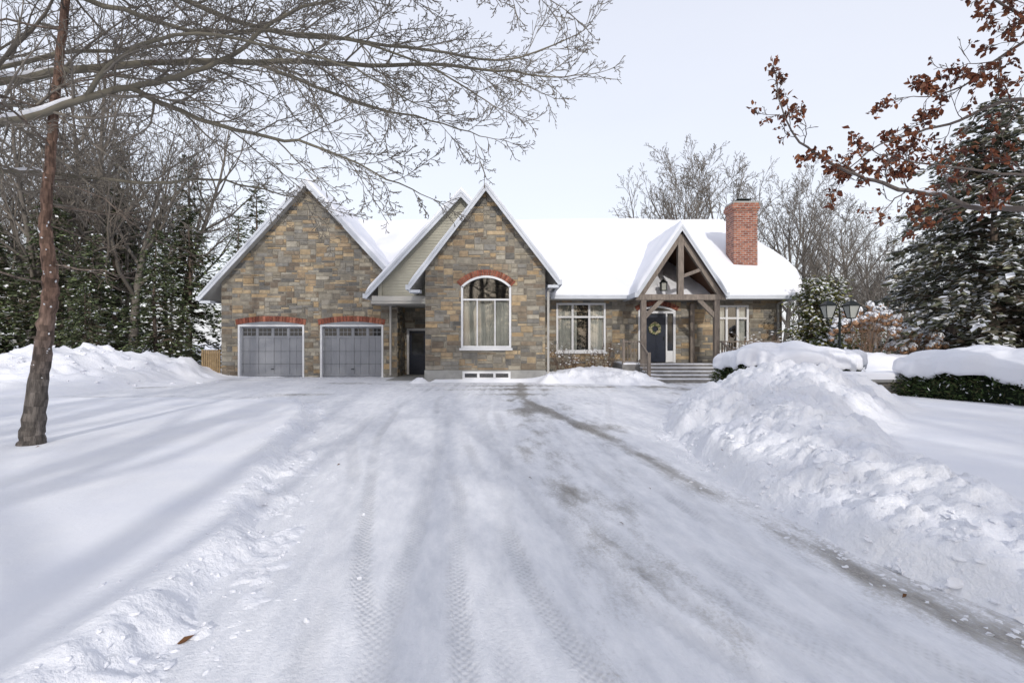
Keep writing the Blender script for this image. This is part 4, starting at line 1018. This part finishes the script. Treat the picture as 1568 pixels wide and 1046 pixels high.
# ------------------------------------------------------------------ shrubs
def twig_shrub(name,c,n,h,spread,seed,heads=0,col=(.14,.10,.08),snow=.25):
    e=empty(name); mb=MB(); hd=MB(); rng=random.Random(seed)
    P=dict(PM,col=col,n=[0,4,2],wob=[.1,.12,.15,.2,.2],up=[0,.05,.03,0,0],rmin=.004)
    for i in range(n):
        az=rng.uniform(0,6.28); r=rng.uniform(0,.35)*spread
        p=Vector((c[0]+r*math.cos(az),c[1]+r*math.sin(az)*.5,c[2])); d=Vector((math.cos(az)*.55*spread/ max(h,.1),math.sin(az)*.4*spread/max(h,.1),1)).normalized()
        tips=[]; grow(mb,p,d,h*rng.uniform(.7,1.1),.010,1,P,rng,tips)
        for pts,dd in tips:
            if rng.random()<snow:
                q=pts[-1]; s_=rng.uniform(.015,.035)
                if heads: continue
                hd.hexa([q+Vector((a*s_*1.5,b*s_,cc*s_*.5)) for a,b,cc in ((-1,-1,0),(1,-1,0),(1,1,0),(-1,1,0),(-.6,-.6,1.4),(.6,-.6,1.4),(.6,.6,1.4),(-.6,.6,1.4))],(.75,.77,.8))
    if heads:
        for k in range(heads):
            az=rng.uniform(0,6.28); rr_=rng.random()**.5*spread; z=c[2]+h*(.35+.75*math.sqrt(max(0,1-(rr_/spread)**2))*rng.uniform(.55,1.05))
            o=Vector((c[0]+rr_*math.cos(az),c[1]+rr_*math.sin(az)*.6,z)); R_=rng.uniform(.08,.15)
            for j in range(70):
                v=rv(rng).normalized(); q=o+v*R_*rng.uniform(.75,1.05); s1=v.cross(rv(rng)).normalized()*R_*.32; s2=v.cross(s1).normalized()*R_*.32
                white=v.z>-.05+rng.gauss(0,.25)
                f=rng.uniform(.7,1.3)
                cc=(.76,.78,.82) if white else tuple(x*f for x in (.46,.28,.17))
                if white: q=q+Vector((0,0,R_*.3))
                hd.face([q-s1,q-s2,q+s1,q+s2],cc)
    mb.obj('stems',M_attr,e); hd.obj('heads' if heads else 'snow_bits',M_leaf,e)
twig_shrub('hydrangea_bush',(12.4,17.8,.9),26,1.7,1.25,5,heads=80,col=(.25,.17,.12))
twig_shrub('hydrangea_bush',(14.4,18.2,.7),20,1.3,1.0,6,heads=40,col=(.25,.17,.12))
for i,(x,y,h) in enumerate(((1.9,20.9,1.1),(2.6,21.1,.8),(3.3,21.2,.9),(3.9,20.9,1.2),(2.3,20.4,.6))):
    twig_shrub('garden_shrub',(x,y,.35),8,h,.45,50+i,snow=.2,col=(.13,.085,.065))
twig_shrub('garden_shrub',(8.6,19.2,.3),16,1.2,.6,71,snow=.4,col=(.24,.15,.08))
twig_shrub('garden_shrub',(9.4,19.4,.3),16,1.5,.6,72,snow=.3,col=(.16,.11,.08))
bush=conifer_mesh('juniper_mesh',21,H=.9,R=.7,snow=.35,dens=1.6,leaf=.14,gap=.08,droop=.1,shape=.5)
inst('juniper_shrub',bush,(8.55,18.6,.2)); inst('juniper_shrub',bush,(9.4,18.2,.2),1); inst('juniper_shrub',bush,(3.62,3.75,.14),2,.17)
mb=MB(); rng=random.Random(8)
for (x,y) in ((-1.63,2.55),(.9,4.2),(2.3,3.0),(3.9,4.4),(-6.0,5.6),(-6.3,6.8),(.2,5.6),(-2.1,6.2),(1.4,5.2),(2.5,6.1)):
    z=float(max(ground_h(np.array([x]),np.array([y]))[0],0.0))+.012; a_=rng.uniform(0,3); l=.022 if x>-1.6 or x<-2 else .045
    d=Vector((math.cos(a_),math.sin(a_),.3))*l; s_=Vector((-d.y,d.x,0))*.4
    mb.face([Vector((x,y,z))-d,Vector((x,y,z+.01))+s_,Vector((x,y,z))+d,Vector((x,y,z))-s_],(.14,.07,.035))
mb.obj('fallen_leaves',M_leaf)
mb=MB()
for k in range(9): mb.box(-13.1+k*.09,-13.03+k*.09,21.6,21.63,.1,1.15)
mb.box(-13.15,-12.25,21.632,21.67,.9,1.0); mb.box(-13.15,-12.25,21.632,21.67,.35,.45)
mb.obj('wooden_fence',mat('fence_wood',(.28,.2,.11),.8,.3,8))

# ------------------------------------------------------------------ camera, light, world
cam=bpy.data.cameras.new('camera'); cam.lens=18; cam.sensor_width=36; cam.clip_end=600; cam.clip_start=.05
co=bpy.data.objects.new('camera',cam); COL.objects.link(co); co.location=(0,0,1.5); co.rotation_euler=(math.radians(90),0,0); scene.camera=co
el=math.radians(24)
sl=bpy.data.lights.new('sun','SUN'); sl.energy=2.2; sl.angle=math.radians(1.0); sl.color=(1,.95,.88)
so=bpy.data.objects.new('sun',sl); COL.objects.link(so)
dv=Vector((-.12,1,0)).normalized()*math.cos(el)+Vector((0,0,-math.sin(el)))
so.rotation_euler=dv.to_track_quat('-Z','Y').to_euler(); so.location=(2,-20,15)
w=bpy.data.worlds.new('World'); scene.world=w; w.use_nodes=True; nt=w.node_tree; nt.nodes.clear(); L=nt.links.new
out=N(nt,'ShaderNodeOutputWorld'); add=N(nt,'ShaderNodeAddShader')
sky=N(nt,'ShaderNodeTexSky'); sky.sky_type='NISHITA'; sky.sun_disc=False; sky.sun_elevation=el; sky.sun_rotation=math.radians(180-7); sky.dust_density=3
b1=N(nt,'ShaderNodeBackground'); b1.inputs['Strength'].default_value=.05; L(sky.outputs[0],b1.inputs[0])
tc=N(nt,'ShaderNodeTexCoord'); sp=N(nt,'ShaderNodeSeparateXYZ'); L(tc.outputs['Generated'],sp.inputs[0])
mp=N(nt,'ShaderNodeMapping'); mp.inputs['Scale'].default_value=(1,1,3); L(tc.outputs['Generated'],mp.inputs[0])
cn=N(nt,'ShaderNodeTexNoise'); cn.inputs['Scale'].default_value=2.2; cn.inputs['Detail'].default_value=5; L(mp.outputs[0],cn.inputs['Vector'])
ma=N(nt,'ShaderNodeMath',operation='MULTIPLY_ADD'); ma.inputs[1].default_value=.35; L(cn.outputs['Fac'],ma.inputs[0]); L(sp.outputs['Z'],ma.inputs[2])
cr=N(nt,'ShaderNodeValToRGB'); cr.color_ramp.elements[0].position=.15; cr.color_ramp.elements[1].position=.9
cr.color_ramp.elements[0].color=(.85,.855,.89,1); cr.color_ramp.elements[1].color=(.70,.715,.80,1)
L(ma.outputs[0],cr.inputs[0])
b2=N(nt,'ShaderNodeBackground'); b2.inputs['Strength'].default_value=1.0; L(cr.outputs[0],b2.inputs[0])
L(b1.outputs[0],add.inputs[0]); L(b2.outputs[0],add.inputs[1]); L(add.outputs[0],out.inputs[0])
scene.view_settings.view_transform='Standard'; scene.view_settings.look='None'; scene.view_settings.exposure=0; scene.view_settings.gamma=1
